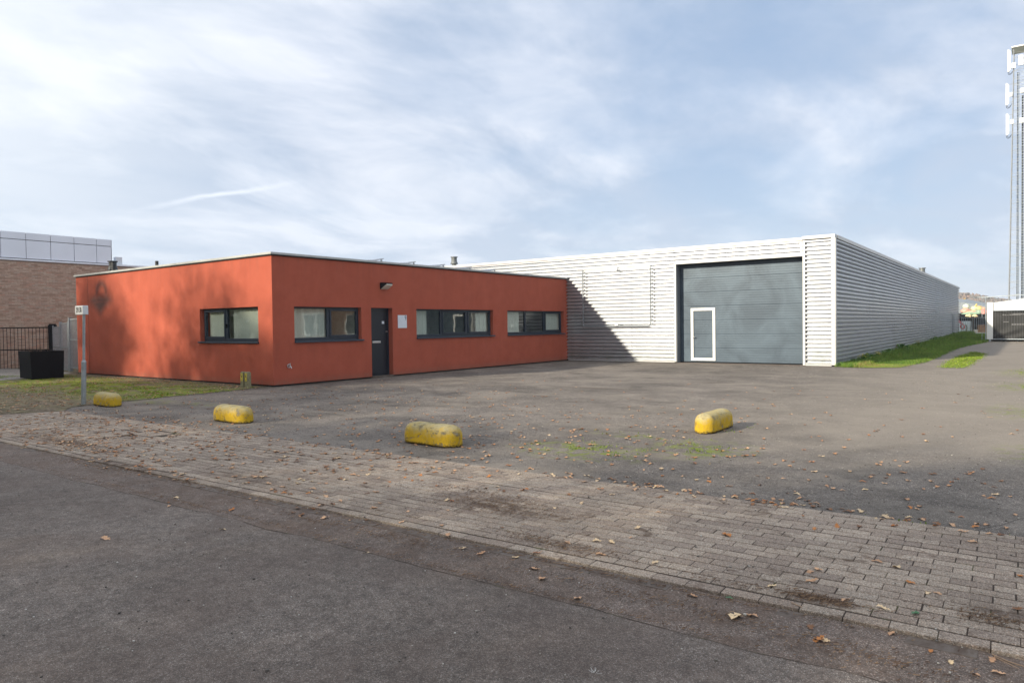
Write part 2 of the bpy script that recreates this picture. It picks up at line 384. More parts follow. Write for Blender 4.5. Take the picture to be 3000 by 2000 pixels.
mt['inkblue'] = simple('blue_lettering', (.03, .07, .14), .5)
mt['mastpaint'] = simple('mast_zinc', (.27, .285, .30), .5, .3, .05); mt['chrome'] = simple('brushed_metal', (.62, .63, .64), .28, .9, .05)
mt['flue'] = simple('flue_black', (.03, .032, .035), .5, .2, .2)
mt['flue_grey'] = simple('flue_grey', (.16, .17, .17), .45, .4, .2)
a = Mat('silver_cladding'); n = a.noise(1.2, 6, .6, v=a.map(a.pos(), (1, 1, .3)))
c = a.mix(a.ramp(n, [(.3, 0), (.7, 1)]), (.50, .515, .545), (.57, .585, .61)); X, Y, Z = a.xyz(a.pos())
al_ = a.math('MULTIPLY', a.math('SUBTRACT', 1, a.math('DIVIDE', Z, .7), clamp=True), a.ramp(a.noise(4, 6, .7), [(.4, 0), (.65, .45)])); c = a.mix(al_, c, (.22, .24, .18))
c = a.mix(a.ramp(a.noise(6, 6, .75, v=a.map(a.pos(), (1, 1, .12))), [(.56, 0), (.72, .28)]), c, (.30, .30, .28)); mt['clad'] = a.set(c, a.ramp(a.noise(3, 4), [(.3, .30), (.7, .40)]), .72, .5)
mt['trim'] = simple('silver_trim', (.54, .54, .53), .4, .15, .03)
mt['jamb'] = simple('jamb_metal', (.20, .22, .25), .4, .4, .05)
a = Mat('door_section'); n = a.noise(.75, 7, .62, 1.2)
c = a.mix(a.ramp(n, [(.36, 0), (.64, 1)]), (.040, .062, .088), (.070, .103, .138)); c = a.mix(a.ramp(a.noise(2.5, 8, .75, 1.2), [(.6, 0), (.75, .35)]), c, (.12, .16, .19)); mt['section'] = a.set(c, .45, .15, .5)  # soft tree-shade blotches and pale sky reflections mixed into the door colour
a = Mat('window_glass'); a.t.nodes.remove(a.b)
a.pos(); vd = a.n('ShaderNodeVectorMath', operation='DOT_PRODUCT'); a.l(a.geo.outputs['Incoming'], vd.inputs[0]); a.l(a.geo.outputs['Normal'], vd.inputs[1])
sch = a.math('ADD', .055, a.math('MULTIPLY', .945, a.math('POWER', a.math('SUBTRACT', 1, a.math('ABSOLUTE', vd.outputs['Value']), clamp=True), 5)))
gl = a.n('ShaderNodeBsdfGlossy'); gl.inputs['Roughness'].default_value = .02; gl.inputs[0].default_value = (.95, .97, 1, 1)
tr = a.n('ShaderNodeBsdfTransparent'); tr.inputs[0].default_value = (.94, .97, .95, 1)
mx = a.n('ShaderNodeMixShader'); a.l(a.math('MULTIPLY', sch, 1.25, clamp=True), mx.inputs[0]); a.l(tr.outputs[0], mx.inputs[1]); a.l(gl.outputs[0], mx.inputs[2]); a.l(mx.outputs[0], a.out.inputs[0])
wv = a.n('ShaderNodeBump'); wv.inputs['Strength'].default_value = .08; wv.inputs['Distance'].default_value = .02; a.l(a.noise(1.6, 2), wv.inputs['Height']); a.l(wv.outputs[0], gl.inputs['Normal'])
mt['glass'] = a.m
a = Mat('curtain_cloth'); c = a.mix(a.noise(3, 5, .6), (.74, .75, .70), (.85, .85, .80)); a.set(c, .9)
tl = a.n('ShaderNodeBsdfTranslucent'); a.put(tl.inputs[0], c); mx = a.n('ShaderNodeMixShader'); mx.inputs[0].default_value = .3; a.l(a.b.outputs[0], mx.inputs[1]); a.l(tl.outputs[0], mx.inputs[2]); a.l(mx.outputs[0], a.out.inputs[0]); mt['curtain'] = a.m
mt['wood'] = simple('reddish_wood', (.20, .075, .035), .5)
def brick_mat(name, src):
    a = Mat(name); t = a.attr('tone') if src == 'attr' else a.rand()
    c = a.ramp(t, [(0, (.36, .235, .175)), (.2, (.44, .30, .225)), (.45, (.50, .35, .27)), (.7, (.54, .41, .32)), (.88, (.50, .29, .215)), (1, (.46, .38, .31))])
    c = a.mix(1, c, a.ramp(a.noise(12, 5, .7), [(.3, .85), (.7, 1.15)]), 'MULTIPLY'); a.bump(a.noise(80, 4), .3, .004)
    return a.set(c, .85, 0, .3)
mt['brick'] = brick_mat('brown_brick', 'obj'); mt['brick_mass'] = brick_mat('brown_brick_mass', 'attr')
mt['mortar'] = simple('mortar', (.32, .25, .20), .95)
mt['brick_wallfar'] = simple('brick_far', (.26, .14, .09), .9, 0, .3, 30); mt['coping'] = simple('white_coping', (.82, .86, .92), .4, .1, .03)
mt['panel'] = simple('white_facade_panel', (.80, .84, .92), .3, .05, .04, .6)
mt['solar'] = simple('solar_cells', (.012, .018, .045), .15, 0, .1); mt['alu'] = simple('aluminium', (.50, .52, .54), .4, .7, .05)
mt['net'] = simple('black_mesh_fabric', (.018, .018, .018), .75, 0, .35, 1.6, .8, 3)
mt['netprint'] = simple('faded_print', (.14, .14, .145), .8)
mt['bark'] = simple('bark', (.085, .070, .055), .95, 0, .3, 9, .9, 12)
def leafmat(name, cols):
    a = Mat(name); t = a.attr('tone'); st = [(i/(len(cols)-1), c) for i, c in enumerate(cols)]
    c = a.ramp(t, st); a.set(c, .6, 0, .3)
    tr = a.n('ShaderNodeBsdfTranslucent'); a.put(tr.inputs[0], c); mx = a.n('ShaderNodeMixShader'); mx.inputs[0].default_value = .3
    a.l(a.b.outputs[0], mx.inputs[1]); a.l(tr.outputs[0], mx.inputs[2]); a.l(mx.outputs[0], a.out.inputs[0]); return a.m
mt['oakleaf'] = leafmat('autumn_oak_foliage', [(.05, .07, .015), (.12, .10, .02), (.17, .10, .025), (.10, .11, .02)])
mt['hedgeleaf'] = leafmat('dark_hedge_foliage', [(.02, .04, .010), (.035, .06, .014), (.05, .08, .02)])
def fallen(name, c0, c1):
    a = Mat(name); c = a.mix(a.rand(), c0, c1); c = a.mix(1, c, a.ramp(a.noise(60, 4), [(.3, .8), (.7, 1.2)]), 'MULTIPLY'); return a.set(c, .65, 0, .3)
mt['leaf0'] = fallen('tan_leaf', (.46, .26, .15), (.62, .39, .24)); mt['leaf1'] = fallen('rust_leaf', (.40, .15, .05), (.52, .22, .07))
mt['leaf2'] = fallen('pale_leaf', (.62, .46, .30), (.72, .54, .33)); mt['leaf3'] = fallen('brown_leaf', (.18, .09, .05), (.28, .14, .07))
a = Mat('leaf_litter'); mt['litter'] = a.set(a.ramp(a.attr('tone'), [(0, (.18, .09, .05)), (.3, (.40, .21, .11)), (.6, (.58, .37, .23)), (.85, (.46, .18, .06)), (1, (.68, .52, .34))]), .7, 0, .3)
a = Mat('needle_litter'); mt['needles'] = a.set(a.ramp(a.attr('tone'), [(0, (.06, .032, .02)), (.6, (.14, .08, .045)), (1, (.26, .17, .10))]), .85)
# weathered yellow concrete: colour by height, grey lichen on top, black foot
a = Mat('worn_yellow_concrete'); X, Y, Z = a.xyz(a.pos())
n = a.noise(9, 7, .72, .4); n2_ = a.noise(38, 5, .7)
c = a.mix(a.noise(5, 6, .7), (.44, .275, .012), (.70, .46, .03))
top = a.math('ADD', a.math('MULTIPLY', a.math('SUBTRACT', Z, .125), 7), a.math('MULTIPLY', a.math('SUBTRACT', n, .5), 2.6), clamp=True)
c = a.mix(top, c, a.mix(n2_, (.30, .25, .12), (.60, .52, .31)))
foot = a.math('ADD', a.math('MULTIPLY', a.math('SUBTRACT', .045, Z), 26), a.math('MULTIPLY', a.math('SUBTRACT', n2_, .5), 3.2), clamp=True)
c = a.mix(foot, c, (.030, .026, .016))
c = a.mix(a.ramp(a.noise(13, 8, .78, .5), [(.55, 0), (.60, .6)]), c, (.24, .19, .09))
_bl = a.blob(9.60, -4.28, .16, .07, .5); c = a.mix(a.math('MULTIPLY', a.math('MULTIPLY', _bl, a.math('GREATER_THAN', Z, .2)), a.ramp(n2_, [(.42, 0), (.55, 1)])), c, (.06, .07, .035))
pit = a.voro(34, out='Distance'); c = a.mix(a.math('MULTIPLY', a.ramp(pit, [(.10, 1), (.2, 0)]), a.ramp(a.noise(4, 3), [(.5, 0), (.6, .8)])), c, (.06, .06, .03))
chip = a.ramp(a.noise(6.5, 9, .82, .3), [(.57, 0), (.60, 1)]); c = a.mix(a.math('MULTIPLY', chip, .85), c, a.mix(n2_, (.20, .18, .14), (.40, .37, .29)))
a.bump(a.math('SUBTRACT', a.noise(75, 6, .8), a.math('MULTIPLY', chip, .5)), 1, .014); mt['yellow'] = a.set(c, .85, 0, .25)
mt['stonepost'] = simple('mossy_concrete_post', (.24, .22, .13), .9, 0, .35, 22, .4, 60)
mt['yellowplate'] = simple('yellow_marker_plate', (.62, .48, .06), .6, 0, .25, 60)

# ------------------------------------------------------------------ ground, street
TH = .0215; PV = (15.8, -7.14)
cT, sT = math.cos(TH), math.sin(TH)
def st(s, t):   # street frame: s along the kerb, t towards the buildings
    return (PV[0]+s*cT-t*sT, PV[1]+s*sT+t*cT)
m = MB(); m.poly([(-2500, -2500, -.09), (2500, -2500, -.09), (2500, 2500, -.09), (-2500, 2500, -.09)]); struct('ground', m, mt['ground'])
def sheet(name, pts, z, mat, thick=0):
    m = MB(); m.poly([(x, y, z) for x, y in pts]); return struct(name, m, mat)
def wob(a, b, n, amp, seed=0):
    """points from a to b along an uneven edge"""
    out = []; dxy = Vector((b[0]-a[0], b[1]-a[1])); nrm = Vector((-dxy.y, dxy.x)).normalized()
    for i in range(n):
        t = i/n; q = (mnoise.noise(Vector((a[0]+dxy.x*t, a[1]+dxy.y*t, seed))*2.3)+.45*mnoise.noise(Vector((a[0]+dxy.x*t, a[1]+dxy.y*t, seed))*9))*amp
        out.append((a[0]+dxy.x*t+nrm.x*q, a[1]+dxy.y*t+nrm.y*q))
    return out
# main road with its newer layer proud of the old strip (irregular seam)
sea = wob(st(-60, -.585), st(40, -.585), 900, .035, 3.3)
sheet('road', [st(40, -9), st(-60, -9)] + sea + [st(40, -.585)], -.010, mt['road'])
_sm = MB()
for (x0, y0), (x1, y1) in zip(sea, sea[1:]):
    if -6 < x0 < 17: w_ = .002+.010*abs(mnoise.noise(Vector((x0*3, 0, 7)))); _sm.quad((x0, y0-w_, -.0080), (x1, y1-w_, -.0080), (x1, y1+w_*.5, -.0080), (x0, y0+w_*.5, -.0080))
struct('road_seam', _sm, mt['joint'])
sheet('road_edge', [st(40, -1.2), st(-60, -1.2), st(-60, .0), st(40, .0)], -.0155, mt['strip'])
sheet('opposite_pavement', [st(40, -14), st(-60, -14), st(-60, -9), st(40, -9)], -.006, mt['verge'])
# yard
yl = [(-.6, -5.5), (-.6, -.01)]
sheet('yard', [st(14, 2.145), st(-14.9, 2.15)] + yl + [(-.02, 14.46), (10.5, 14.46), (10.5, 66), (30, 66), (30, -4)], 0.0, mt['yard'])
# verge on the left
ve = wob((.55, -5.42), (.75, -4.95), 4, .06) + wob((.30, -4.6), (-.25, -.02), 26, .18, 9)
vl = wob((-14, -8.35), (.4, -6.55), 60, .14, 5) + wob((.4, -6.55), (.95, -5.30), 8, .05)
sheet('verge', vl + wob((.95, -5.30), (.28, -4.9), 6, .05) + ve[4:] + [(-.25, 0.0), (-12, 0.0), (-12, 2.2), (-45, 2.2), (-45, -9)], .008, mt['verge'])
sheet('concrete_path', [(-30, -6.2), (-13.2, -3.7), (-9.9, -2.95)] + wob((-9.9, -2.95), (-11.0, -.9), 6, .1) + [(-12.2, .1), (-30, .1)], .014, mt['path'])

# pavement: bed, pavers, gutter tiles
m = MB(); a_, b_, c_, d_ = st(6, .012), st(-30, .012), st(-30, 2.16), st(6, 2.16)
m.quad((*a_, -.0016), (*d_, -.0016), (*c_, -.0016), (*b_, -.0016))
m.quad((*a_, -.0016), (*b_, -.0016), (*b_, -.06), (*a_, -.06)); pav = struct('pavement', m, mt['joint'])
def paver_mesh(L, W, H=.02, b=.006):
    m = MB(); x, y = L/2, W/2
    r0 = [(-x, -y, -H), (x, -y, -H), (x, y, -H), (-x, y, -H)]; r1 = [(p[0], p[1], -b) for p in r0]; k_ = b*.55; r2 = [(p[0]*(1-k_/x), p[1]*(1-k_/y), 0) for p in r0]
    m.rings([r0, r1, r2]); return m
PVM = paver_mesh(.2065, .0968, .02, .004).mesh('paver'); PVM.materials.append(mt['paver'])
camxy = Vector((15.842, -11.03))
holes = [(4.55, 5.35, -6.45, -5.85), (5.12, 5.78, -6.10, -5.64)]
cells = []; rows = 20
for r in range(rows):
    t = .0525 + r*.1068 + (.010 if r >= 1 else 0) + (.011 if r >= 14 else 0)
    off = (.105 if r % 2 else 0) + rnd.uniform(-.008, .008)
    for k in range(-112, 22):
        s_ = k*.2105+off + rnd.uniform(-.0025, .0025); x, y = st(s_, t)
        if any(h[0] < x < h[1] and h[2] < y < h[3] for h in holes): continue
        v = Vector((x, y))-camxy; d = v.length; ang = math.atan2(v.x, v.y)-YAW
        vis = abs(ang) < R(37.5)
        cells.append((not vis, d, x, y, s_))
cells.sort()
mass = MB()
for i, (nv, d, x, y, s_) in enumerate(cells):
    z = .001 + rnd.uniform(-.0008, .0022) + .0008*mnoise.noise(Vector((x*1.3, y*1.3, 0)))
    rx, ry, rz = rnd.uniform(-.010, .010), rnd.uniform(-.005, .005), TH+rnd.uniform(-.010, .010)
    if i < 300:
        o = link('paver', PVM, pav, (x, y, z)); o.rotation_euler = (rx, ry, rz)
    else:
        E = Matrix.Translation((x, y, z)) @ Matrix.Rotation(rz, 4, 'Z') @ Matrix.Rotation(ry, 4, 'Y') @ Matrix.Rotation(rx, 4, 'X')
        q = paver_mesh(.2065, .0968, .02, .004); j = len(mass.v); mass.v += [tuple(E @ Vector(p)) for p in q.v]; tn = rnd.random()
        for f in q.f:
            if f == (3, 2, 1, 0): continue
            mass.f.append(tuple(j+k for k in f)); mass.t.append(tn); mass.m.append(0)
part('far_pavers', mass, mt['paver_mass'], pav, tone=True, kind='stuff')
s_ = 4.2
gm = paver_mesh(.292, .100, .02, .004).mesh('gutter_tile'); gm.materials.append(mt['gutter'])
while s_ > -22:
    x, y = st(s_, -.050); o = link('gutter_tile', gm, pav, (x, y, -.0115 + rnd.uniform(-.002, .002) - (.006 if rnd.random() < .3 else 0))); o.rotation_euler = (rnd.uniform(-.012, .012), rnd.uniform(-.008, .008), TH+rnd.uniform(-.006, .006)); s_ -= .3
for (x0, x1, y0, y1, txt) in ((4.62, 5.22, -6.42, -5.90, 'nearer the kerb'), (5.16, 5.74, -6.07, -5.68, 'nearer the yard')):
    m = MB(); m.box(x0+.02, x1-.02, y0+.02, y1-.02, -.02, .003, rot=TH)
    c = single('access_cover', m, mt['paver'], 'smooth grey square cover set in the paving, the one %s' % txt, 'access cover', group='access covers set in the paving')
    m = MB()
    for q in ((x0, x1, y0, y0+.014), (x0, x1, y1-.014, y1), (x0, x0+.014, y0+.014, y1-.014), (x1-.014, x1, y0+.014, y1-.014)): m.box(*q, -.02, .001, rot=TH, pivot=((x0+x1)/2, (y0+y1)/2))
    part('rim', m, mt['joint'], c)

# ------------------------------------------------------------------ walls with openings
def holed_wall(m, axis, face, u0, u1, z0, z1, holes, thick, inward, lip=None):
    """outer skin at `face`, reveals to `thick` along `inward` (+1/-1 on the axis)"""
    us = sorted({u0, u1, *[h[0] for h in holes], *[h[1] for h in holes]}); zs = sorted({z0, z1, *[h[2] for h in holes], *[h[3] for h in holes]})
    P = (lambda u, z, d=0: (face+inward*d, u, z)) if axis == 'x' else (lambda u, z, d=0: (u, face+inward*d, z))
    for i in range(len(us)-1):
        for j in range(len(zs)-1):
            cu, cz = (us[i]+us[i+1])/2, (zs[j]+zs[j+1])/2
            if any(h[0] < cu < h[1] and h[2] < cz < h[3] for h in holes): continue
            m.quad(P(us[i], zs[j]), P(us[i+1], zs[j]), P(us[i+1], zs[j+1]), P(us[i], zs[j+1]))
            m.quad(P(us[i], zs[j], thick), P(us[i+1], zs[j], thick), P(us[i+1], zs[j+1], thick), P(us[i], zs[j+1], thick), mi=1)
    for (a, b, c, d) in holes:
        m.quad(P(a, c), P(b, c), P(b, c, thick), P(a, c, thick)); m.quad(P(a, d), P(b, d), P(b, d, thick), P(a, d, thick))
        m.quad(P(a, c), P(a, d), P(a, d, thick), P(a, c, thick)); m.quad(P(b, c), P(b, d), P(b, d, thick), P(b, c, thick))

H = 3.44
office = thing('office_building', 'low terracotta plastered office with flat roof and dark blue windows', 'building', (0, 0, 0))
m = MB(); holed_wall(m, 'y', 0, -11.55, 0, .045, H, [(-3.47, -.63, 1.15, 2.105)], .3, 1)
fw = part('wall', m, [mt['plaster'], mt['plaster_in']], office, label='sunlit terracotta wall facing the street')
m = MB(); holed_wall(m, 'x', 0, 0, 14.45, .045, H, [(.67, 3.01, 1.15, 2.10), (3.39, 4.26, .045, 2.10), (5.31, 9.30, 1.15, 2.085), (10.17, 14.12, 1.15, 2.08)], .3, -1)
sw = part('wall', m, [mt['plaster'], mt['plaster_in']], office, label='shaded terracotta wall facing the yard')
m = MB(); m.box(-11.55, -11.25, .3, 14.4, .045, H); part('wall', m, mt['plaster'], office, label='rear side wall')
m = MB(); m.box(-10.63, -10.622, -.003, .01, .045, H); part('expansion_joint', m, mt['base'], office)
m = MB(); m.box(-11.5, -.04, .04, 14.4, -.05, .06); part('plinth', m, mt['base'], office)
m = MB(); m.box(-11.5, -.05, .05, 14.42, 3.22, 3.38); part('roof', m, mt['roof'], office)
m = MB()
m.box(-11.60, .055, -.055, .30, H, H+.06); m.box(-.30, .055, .30, 14.42, H, H+.06); m.box(-11.60, -11.25, .30, 14.42, H, H+.06)
part('coping', m, mt['cap'], office, bevel=.006)
m = MB(); m.box(-11.57, .03, -.03, -.004, H-.03, H); m.box(.004, .03, 0, 14.42, H-.03, H); part('drip_edge', m, mt['base'], office)
# rooms behind the glass
m = MB(); m.quad((-11.2, .3, .06), (-.3, .3, .06), (-.3, 14.4, .06), (-11.2, 14.4, .06)); part('room_floor', m, mt['gutter'], office)
m = MB(); m.box(-3.6, -3.5, .3, 14.4, .07, 3.2); m.box(-3.5, -.3, 3.06, 3.16, .07, 3.2); m.box(-3.5, -.3, 4.5, 4.6, .07, 3.2); m.box(-3.5, -.3, 9.7, 9.8, .07, 3.2)
part('partition', m, mt['plaster_in'], office)
m = MB(); m.box(-11.2, -.3, .3, 14.4, 2.75, 2.8); part('ceiling', m, mt['plaster_in'], office)

def win(axis, face, inward, u0, u1, z1, mull, sashes, label, curtains, sill_over=(.06, .06)):
    """one window: frame bars, sill, panes, curtains behind"""
    B = (lambda m, a, b, d0, d1, c, d: m.box(min(face+inward*d0, face+inward*d1), max(face+inward*d0, face+inward*d1), a, b, c, d)) if axis == 'x' else \
        (lambda m, a, b, d0, d1, c, d: m.box(a, b, min(face+inward*d0, face+inward*d1), max(face+inward*d0, face+inward*d1), c, d))
    zb = 1.172; fd0, fd1 = .13, .20
    f = MB(); B(f, u0, u1, fd0, fd1, zb, zb+.085); B(f, u0, u1, fd0, fd1, z1-.05, z1); B(f, u0, u0+.045, fd0, fd1, zb+.085, z1-.05); B(f, u1-.045, u1, fd0, fd1, zb+.085, z1-.05)
    for c in mull: B(f, c-.045, c+.045, fd0, fd1, zb+.085, z1-.05)
    w = part('window', f, mt['frame'], office, label=label, bevel=.004)
    edges = [u0+.045]+[v for c in mull for v in (c-.045, c+.045)]+[u1-.045]
    for i in range(0, len(edges), 2):
        a, b = edges[i], edges[i+1]
        if i//2 in sashes:
            s_ = MB(); q = .055; zl, zh = zb+.085, z1-.05
            B(s_, a, b, fd0-.02, fd1-.01, zl, zl+q); B(s_, a, b, fd0-.02, fd1-.01, zh-q, zh); B(s_, a, a+q, fd0-.02, fd1-.01, zl+q, zh-q); B(s_, b-q, b, fd0-.02, fd1-.01, zl+q, zh-q)
            part('sash', s_, mt['frame'], w, bevel=.004); a += q; b -= q
        g = MB(); B(g, a, b, .168, .172, zb+.085, z1-.05); part('pane', g, mt['glass'], w)
    s_ = MB(); B(s_, u0-sill_over[0]*.1, u1+sill_over[1], -.055, .0, 1.127, 1.172); B(s_, u0, u1, 0, .13, 1.15, 1.172); part('sill', s_, mt['sill'], w, bevel=.005)
    for (a, b, pleat, gap) in curtains:
        c = MB(); n = max(2, int((b-a)/pleat)); P = (lambda u, d, z: (face+inward*d, u, z)) if axis == 'x' else (lambda u, d, z: (u, face+inward*d, z))
        for k in range(n):
            ua, ub = a+(b-a)*k/n, a+(b-a)*(k+1)/n; w0, w1 = (.022 if k % 2 else -.022), (-.022 if k % 2 else .022)
            c.quad(P(ua, .245+w0, .5), P(ub, .245+w1, .5), P(ub, .245+w1, 2.6), P(ua, .245+w0, 2.6))
        part('curtain', c, mt['curtain'], w)
    return w
w = win('y', 0, 1, -3.47, -.63, 2.105, [-2.33], [0], 'street window with one sash and pale blinds', [(-3.3, -2.35, .075, 0), (-2.12, -.3, .075, 0)], (.6, .02))
m = MB(); m.box(-2.30, -2.285, .08, .13, 1.55, 1.66); part('handle', m, mt['black'], w)
win('x', 0, -1, .67, 3.01, 2.10, [1.90], [1], 'yard window next to the entrance door', [(.3, 1.95, .12, 0)])
win('x', 0, -1, 5.31, 9.30, 2.085, [6.62, 7.96], [1, 2], 'middle yard window in three parts', [(4.7, 6.0, .10, 0), (8.55, 9.6, .10, 0)])
win('x', 0, -1, 10.17, 14.12, 2.08, [11.51, 12.83], [2], 'yard window nearest the silver hall', [(9.9, 11.2, .10, 0), (13.0, 14.35, .10, 0)])
# wooden frames seen inside the first yard window
f = MB(); f.box(-1.5, -1.42, 2.35, 2.45, .07, 2.7); f.box(-1.5, -1.42, 3.0-.3, 2.78, .07, 2.7); f.box(-1.5, -1.42, 1.7, 3.04, 1.42, 1.52); part('inner_door_frame', f, mt['wood'], office)
# entrance
d = MB(); d.box(-.25, -.20, 3.39, 4.26, .06, 2.10); dr = part('door', d, mt['door'], office, label='dark blue entrance door', bevel=.004)
f = MB(); f.box(-.20, -.175, 3.39, 3.44, .06, 2.10); f.box(-.20, -.175, 4.21, 4.26, .06, 2.10); f.box(-.20, -.175, 3.44, 4.21, 2.04, 2.10); part('door_frame', f, mt['frame'], dr)
f = MB(); f.box(-.20, -.180, 3.60, 3.93, 1.035, 1.10); part('letter_slot', f, mt['chrome'], dr, bevel=.01)
f = MB(); f.box(-.20, -.192, 4.0, 4.09, 1.62, 1.70); part('notice', f, mt['sign'], dr)
f = MB(); f.tube((-.20, 4.17, 1.38), (-.15, 4.17, 1.38), .022, n=12); part('lock', f, mt['chrome'], dr)
f = MB(); f.box(-.3, .02, 3.40, 4.25, .0, .055); part('doorstep', f, mt['gutter'], office)
# emblem (blurred in the photograph to a dark soft shape)
a = Mat('faded_emblem_paint'); X, Y, Z = a.xyz(a.pos())
def soft(d, w): return a.math('SUBTRACT', .5, a.math('DIVIDE', d, w), clamp=True)
rx = a.math('DIVIDE', a.math('ADD', X, 9.60), 1.0); rz = a.math('SUBTRACT', Z, 2.78)
dist = a.math('SQRT', a.math('ADD', a.math('MULTIPLY', rx, rx), a.math('MULTIPLY', rz, rz)))
ring = a.math('MULTIPLY', soft(a.math('SUBTRACT', a.math('ABSOLUTE', a.math('SUBTRACT', dist, .34)), .06), .26), soft(a.math('SUBTRACT', -.1, rz), .2))
bx = soft(a.math('SUBTRACT', a.math('ABSOLUTE', a.math('ADD', X, 9.70)), .78), .55); bz = soft(a.math('SUBTRACT', a.math('ABSOLUTE', a.math('SUBTRACT', Z, 2.56)), .14), .32)
tri = soft(a.math('ADD', a.math('SUBTRACT', a.math('ABSOLUTE', a.math('ADD', X, 9.72)), .60), a.math('MULTIPLY', a.math('SUBTRACT', 2.48, Z), 1.6)), .6)
tri = a.math('MULTIPLY', tri, soft(a.math('SUBTRACT', Z, 2.50), .1))
al = a.math('MAXIMUM', a.math('MAXIMUM', ring, a.math('MULTIPLY', bx, bz)), tri)
a.set(a.mix(a.noise(3, 4), (.10, .070, .062), (.14, .085, .075)), .9, alpha=a.math('MULTIPLY', al, .62))
m = MB(); m.quad((-11.1, -.004, 1.9), (-8.5, -.004, 1.9), (-8.5, -.004, 3.38), (-11.1, -.004, 3.38)); part('emblem', m, a.m, office, label='faded dark emblem painted on the street wall')
# wall lamp over the door
t = thing('wall_lamp', 'black wedge shaped outdoor lamp with pale diffuser above the entrance door', 'lamp', (0, 3.95, 2.77))
m = MB(); y0, y1 = 3.76, 4.06
m.rings([[(0.003, y0, 2.66), (0.003, y1, 2.66), (0.003, y1, 2.86), (.003, y0, 2.86)], [(.10, y0, 2.72), (.10, y1, 2.72), (.10, y1, 2.86), (.10, y0, 2.86)], [(.26, y0+.02, 2.81), (.26, y1-.02, 2.81), (.26, y1-.02, 2.85), (.26, y0+.02, 2.85)]])
part('housing', m, mt['black'], t, bevel=.006)
m = MB(); m.rings([[(.03, y0+.02, 2.655), (.03, y1-.02, 2.655), (.03, y1-.02, 2.68), (.03, y0+.02, 2.68)], [(.12, y0+.02, 2.69), (.12, y1-.02, 2.69), (.12, y1-.02, 2.73), (.12, y0+.02, 2.73)], [(.265, y0+.03, 2.775), (.265, y1-.03, 2.775), (.265, y1-.03, 2.812), (.265, y0+.03, 2.812)]])
part('diffuser', m, simple('lamp_diffuser', (.62, .60, .52), .3), t, bevel=.008)

def text_mesh(body, name, T, mat, parent, size, sx=1, thick=.002, align='CENTER'):
    cu = bpy.data.curves.new('t', 'FONT'); cu.body = body; cu.size = size; cu.extrude = thick; cu.align_x = align; cu.align_y = 'CENTER'
    ob = bpy.data.objects.new('t', cu); COL.objects.link(ob); bpy.context.view_layer.update()
    dg = bpy.context.evaluated_depsgraph_get(); me = bpy.data.meshes.new_from_object(ob.evaluated_get(dg))
    bpy.data.objects.remove(ob); me.transform(Matrix.Translation(-ORG[parent.name]) @ T @ Matrix.Diagonal((sx, 1, 1, 1))); me.materials.clear(); me.materials.append(mat); me.name = name
    o = link(name, me, parent); ORG[o.name] = ORG[parent.name]; return o
# text facing +X: local x -> +Y, local y -> +Z
FX = lambda x, y, z: Matrix(((0, 0, 1, x), (1, 0, 0, y), (0, 1, 0, z), (0, 0, 0, 1)))
FY = lambda x, y, z: Matrix(((1, 0, 0, x), (0, 0, -1, y), (0, 1, 0, z), (0, 0, 0, 1)))
m = MB(); m.box(.006, .016, 4.476, 4.862, 1.482, 1.882)
sg = single('number_sign', m, mt['sign'], 'white house number plate reading 9 to the right of the entrance door', 'sign', (0, 4.67, 1.68))
text_mesh('9', 'numeral', FX(.0185, 4.80, 1.79), mt['inkblue'], sg, .20, .72)
m = MB()
for k in range(12):
    a0, a1 = k*math.pi/6, (k+1)*math.pi/6
    m.tube((.02, .46+.045*math.cos(a0), .525+.045*math.sin(a0)), (.02, .46+.045*math.cos(a1), .525+.045*math.sin(a1)), .009, n=6)
m.tube((0.0, .46, .525), (.08, .46, .525), .016, n=8); m.tube((.08, .46, .53), (.10, .48, .46), .012, n=8); m.tube((.06, .46, .53), (.06, .47, .60), .008, n=6)
single('water_tap', m, mt['chrome'], 'small chrome garden tap low on the shaded wall near the corner', 'tap', (0, .46, .52))

# flues and solar rows on the office roof
def flue(x, y, zb, zt, r, mat, label, cowl=True, group=None):
    t = thing('roof_flue', label, 'flue', (x, y, zb), group)
    m = MB(); m.tube((x, y, zb), (x, y, zt-.5*r if cowl else zt), r, n=14); part('pipe', m, mat, t, smooth=False)
    if cowl:
        m = MB(); m.tube((x, y, zt-3.2*r), (x, y, zt-1.9*r), r*1.75, r*1.25, n=14); m.tube((x, y, zt-1.9*r), (x, y, zt-.5*r), r*1.25, n=14); m.tube((x, y, zt-.35*r), (x, y, zt), r*1.6, n=14)
        part('cowl', m, mat, t)
    return t
flue(-10.40, .75, 3.38, 3.98, .10, mt['flue'], 'thick black flue with ribbed cowl, left of a pair on the office roof')
flue(-10.05, .62, 3.38, 3.90, .07, mt['flue'], 'plain black pipe beside the thick flue on the office roof', False)
flue(-8.30, 1.25, 3.38, 3.88, .055, mt['flue'], 'short dark vent pipe alone on the roof above the street wall', False)
flue(-11.15, 20, 4.1, 5.53, .13, mt['flue_grey'], 'grey flue with cowl on the silver hall roof behind the office')
flue(8.54, 55.9, 4.1, 5.80, .17, mt['flue_grey'], 'squat grey vent near the far end of the silver hall roof')
order = ['nearest the street', 'second from the street', 'middle', 'second from the hall', 'nearest the silver hall']
pm = MB(); pm.box(-.78, .78, -.55, .55, -.018, .012); pme = pm.mesh('solar_panel'); pme.materials.append(mt['alu']); pme.materials.append(mt['solar'])
pm = MB(); pm.box(-.75, .75, -.52, .52, .0125, .0145); cme = pm.mesh('cells'); cme.materials.append(mt['solar'])
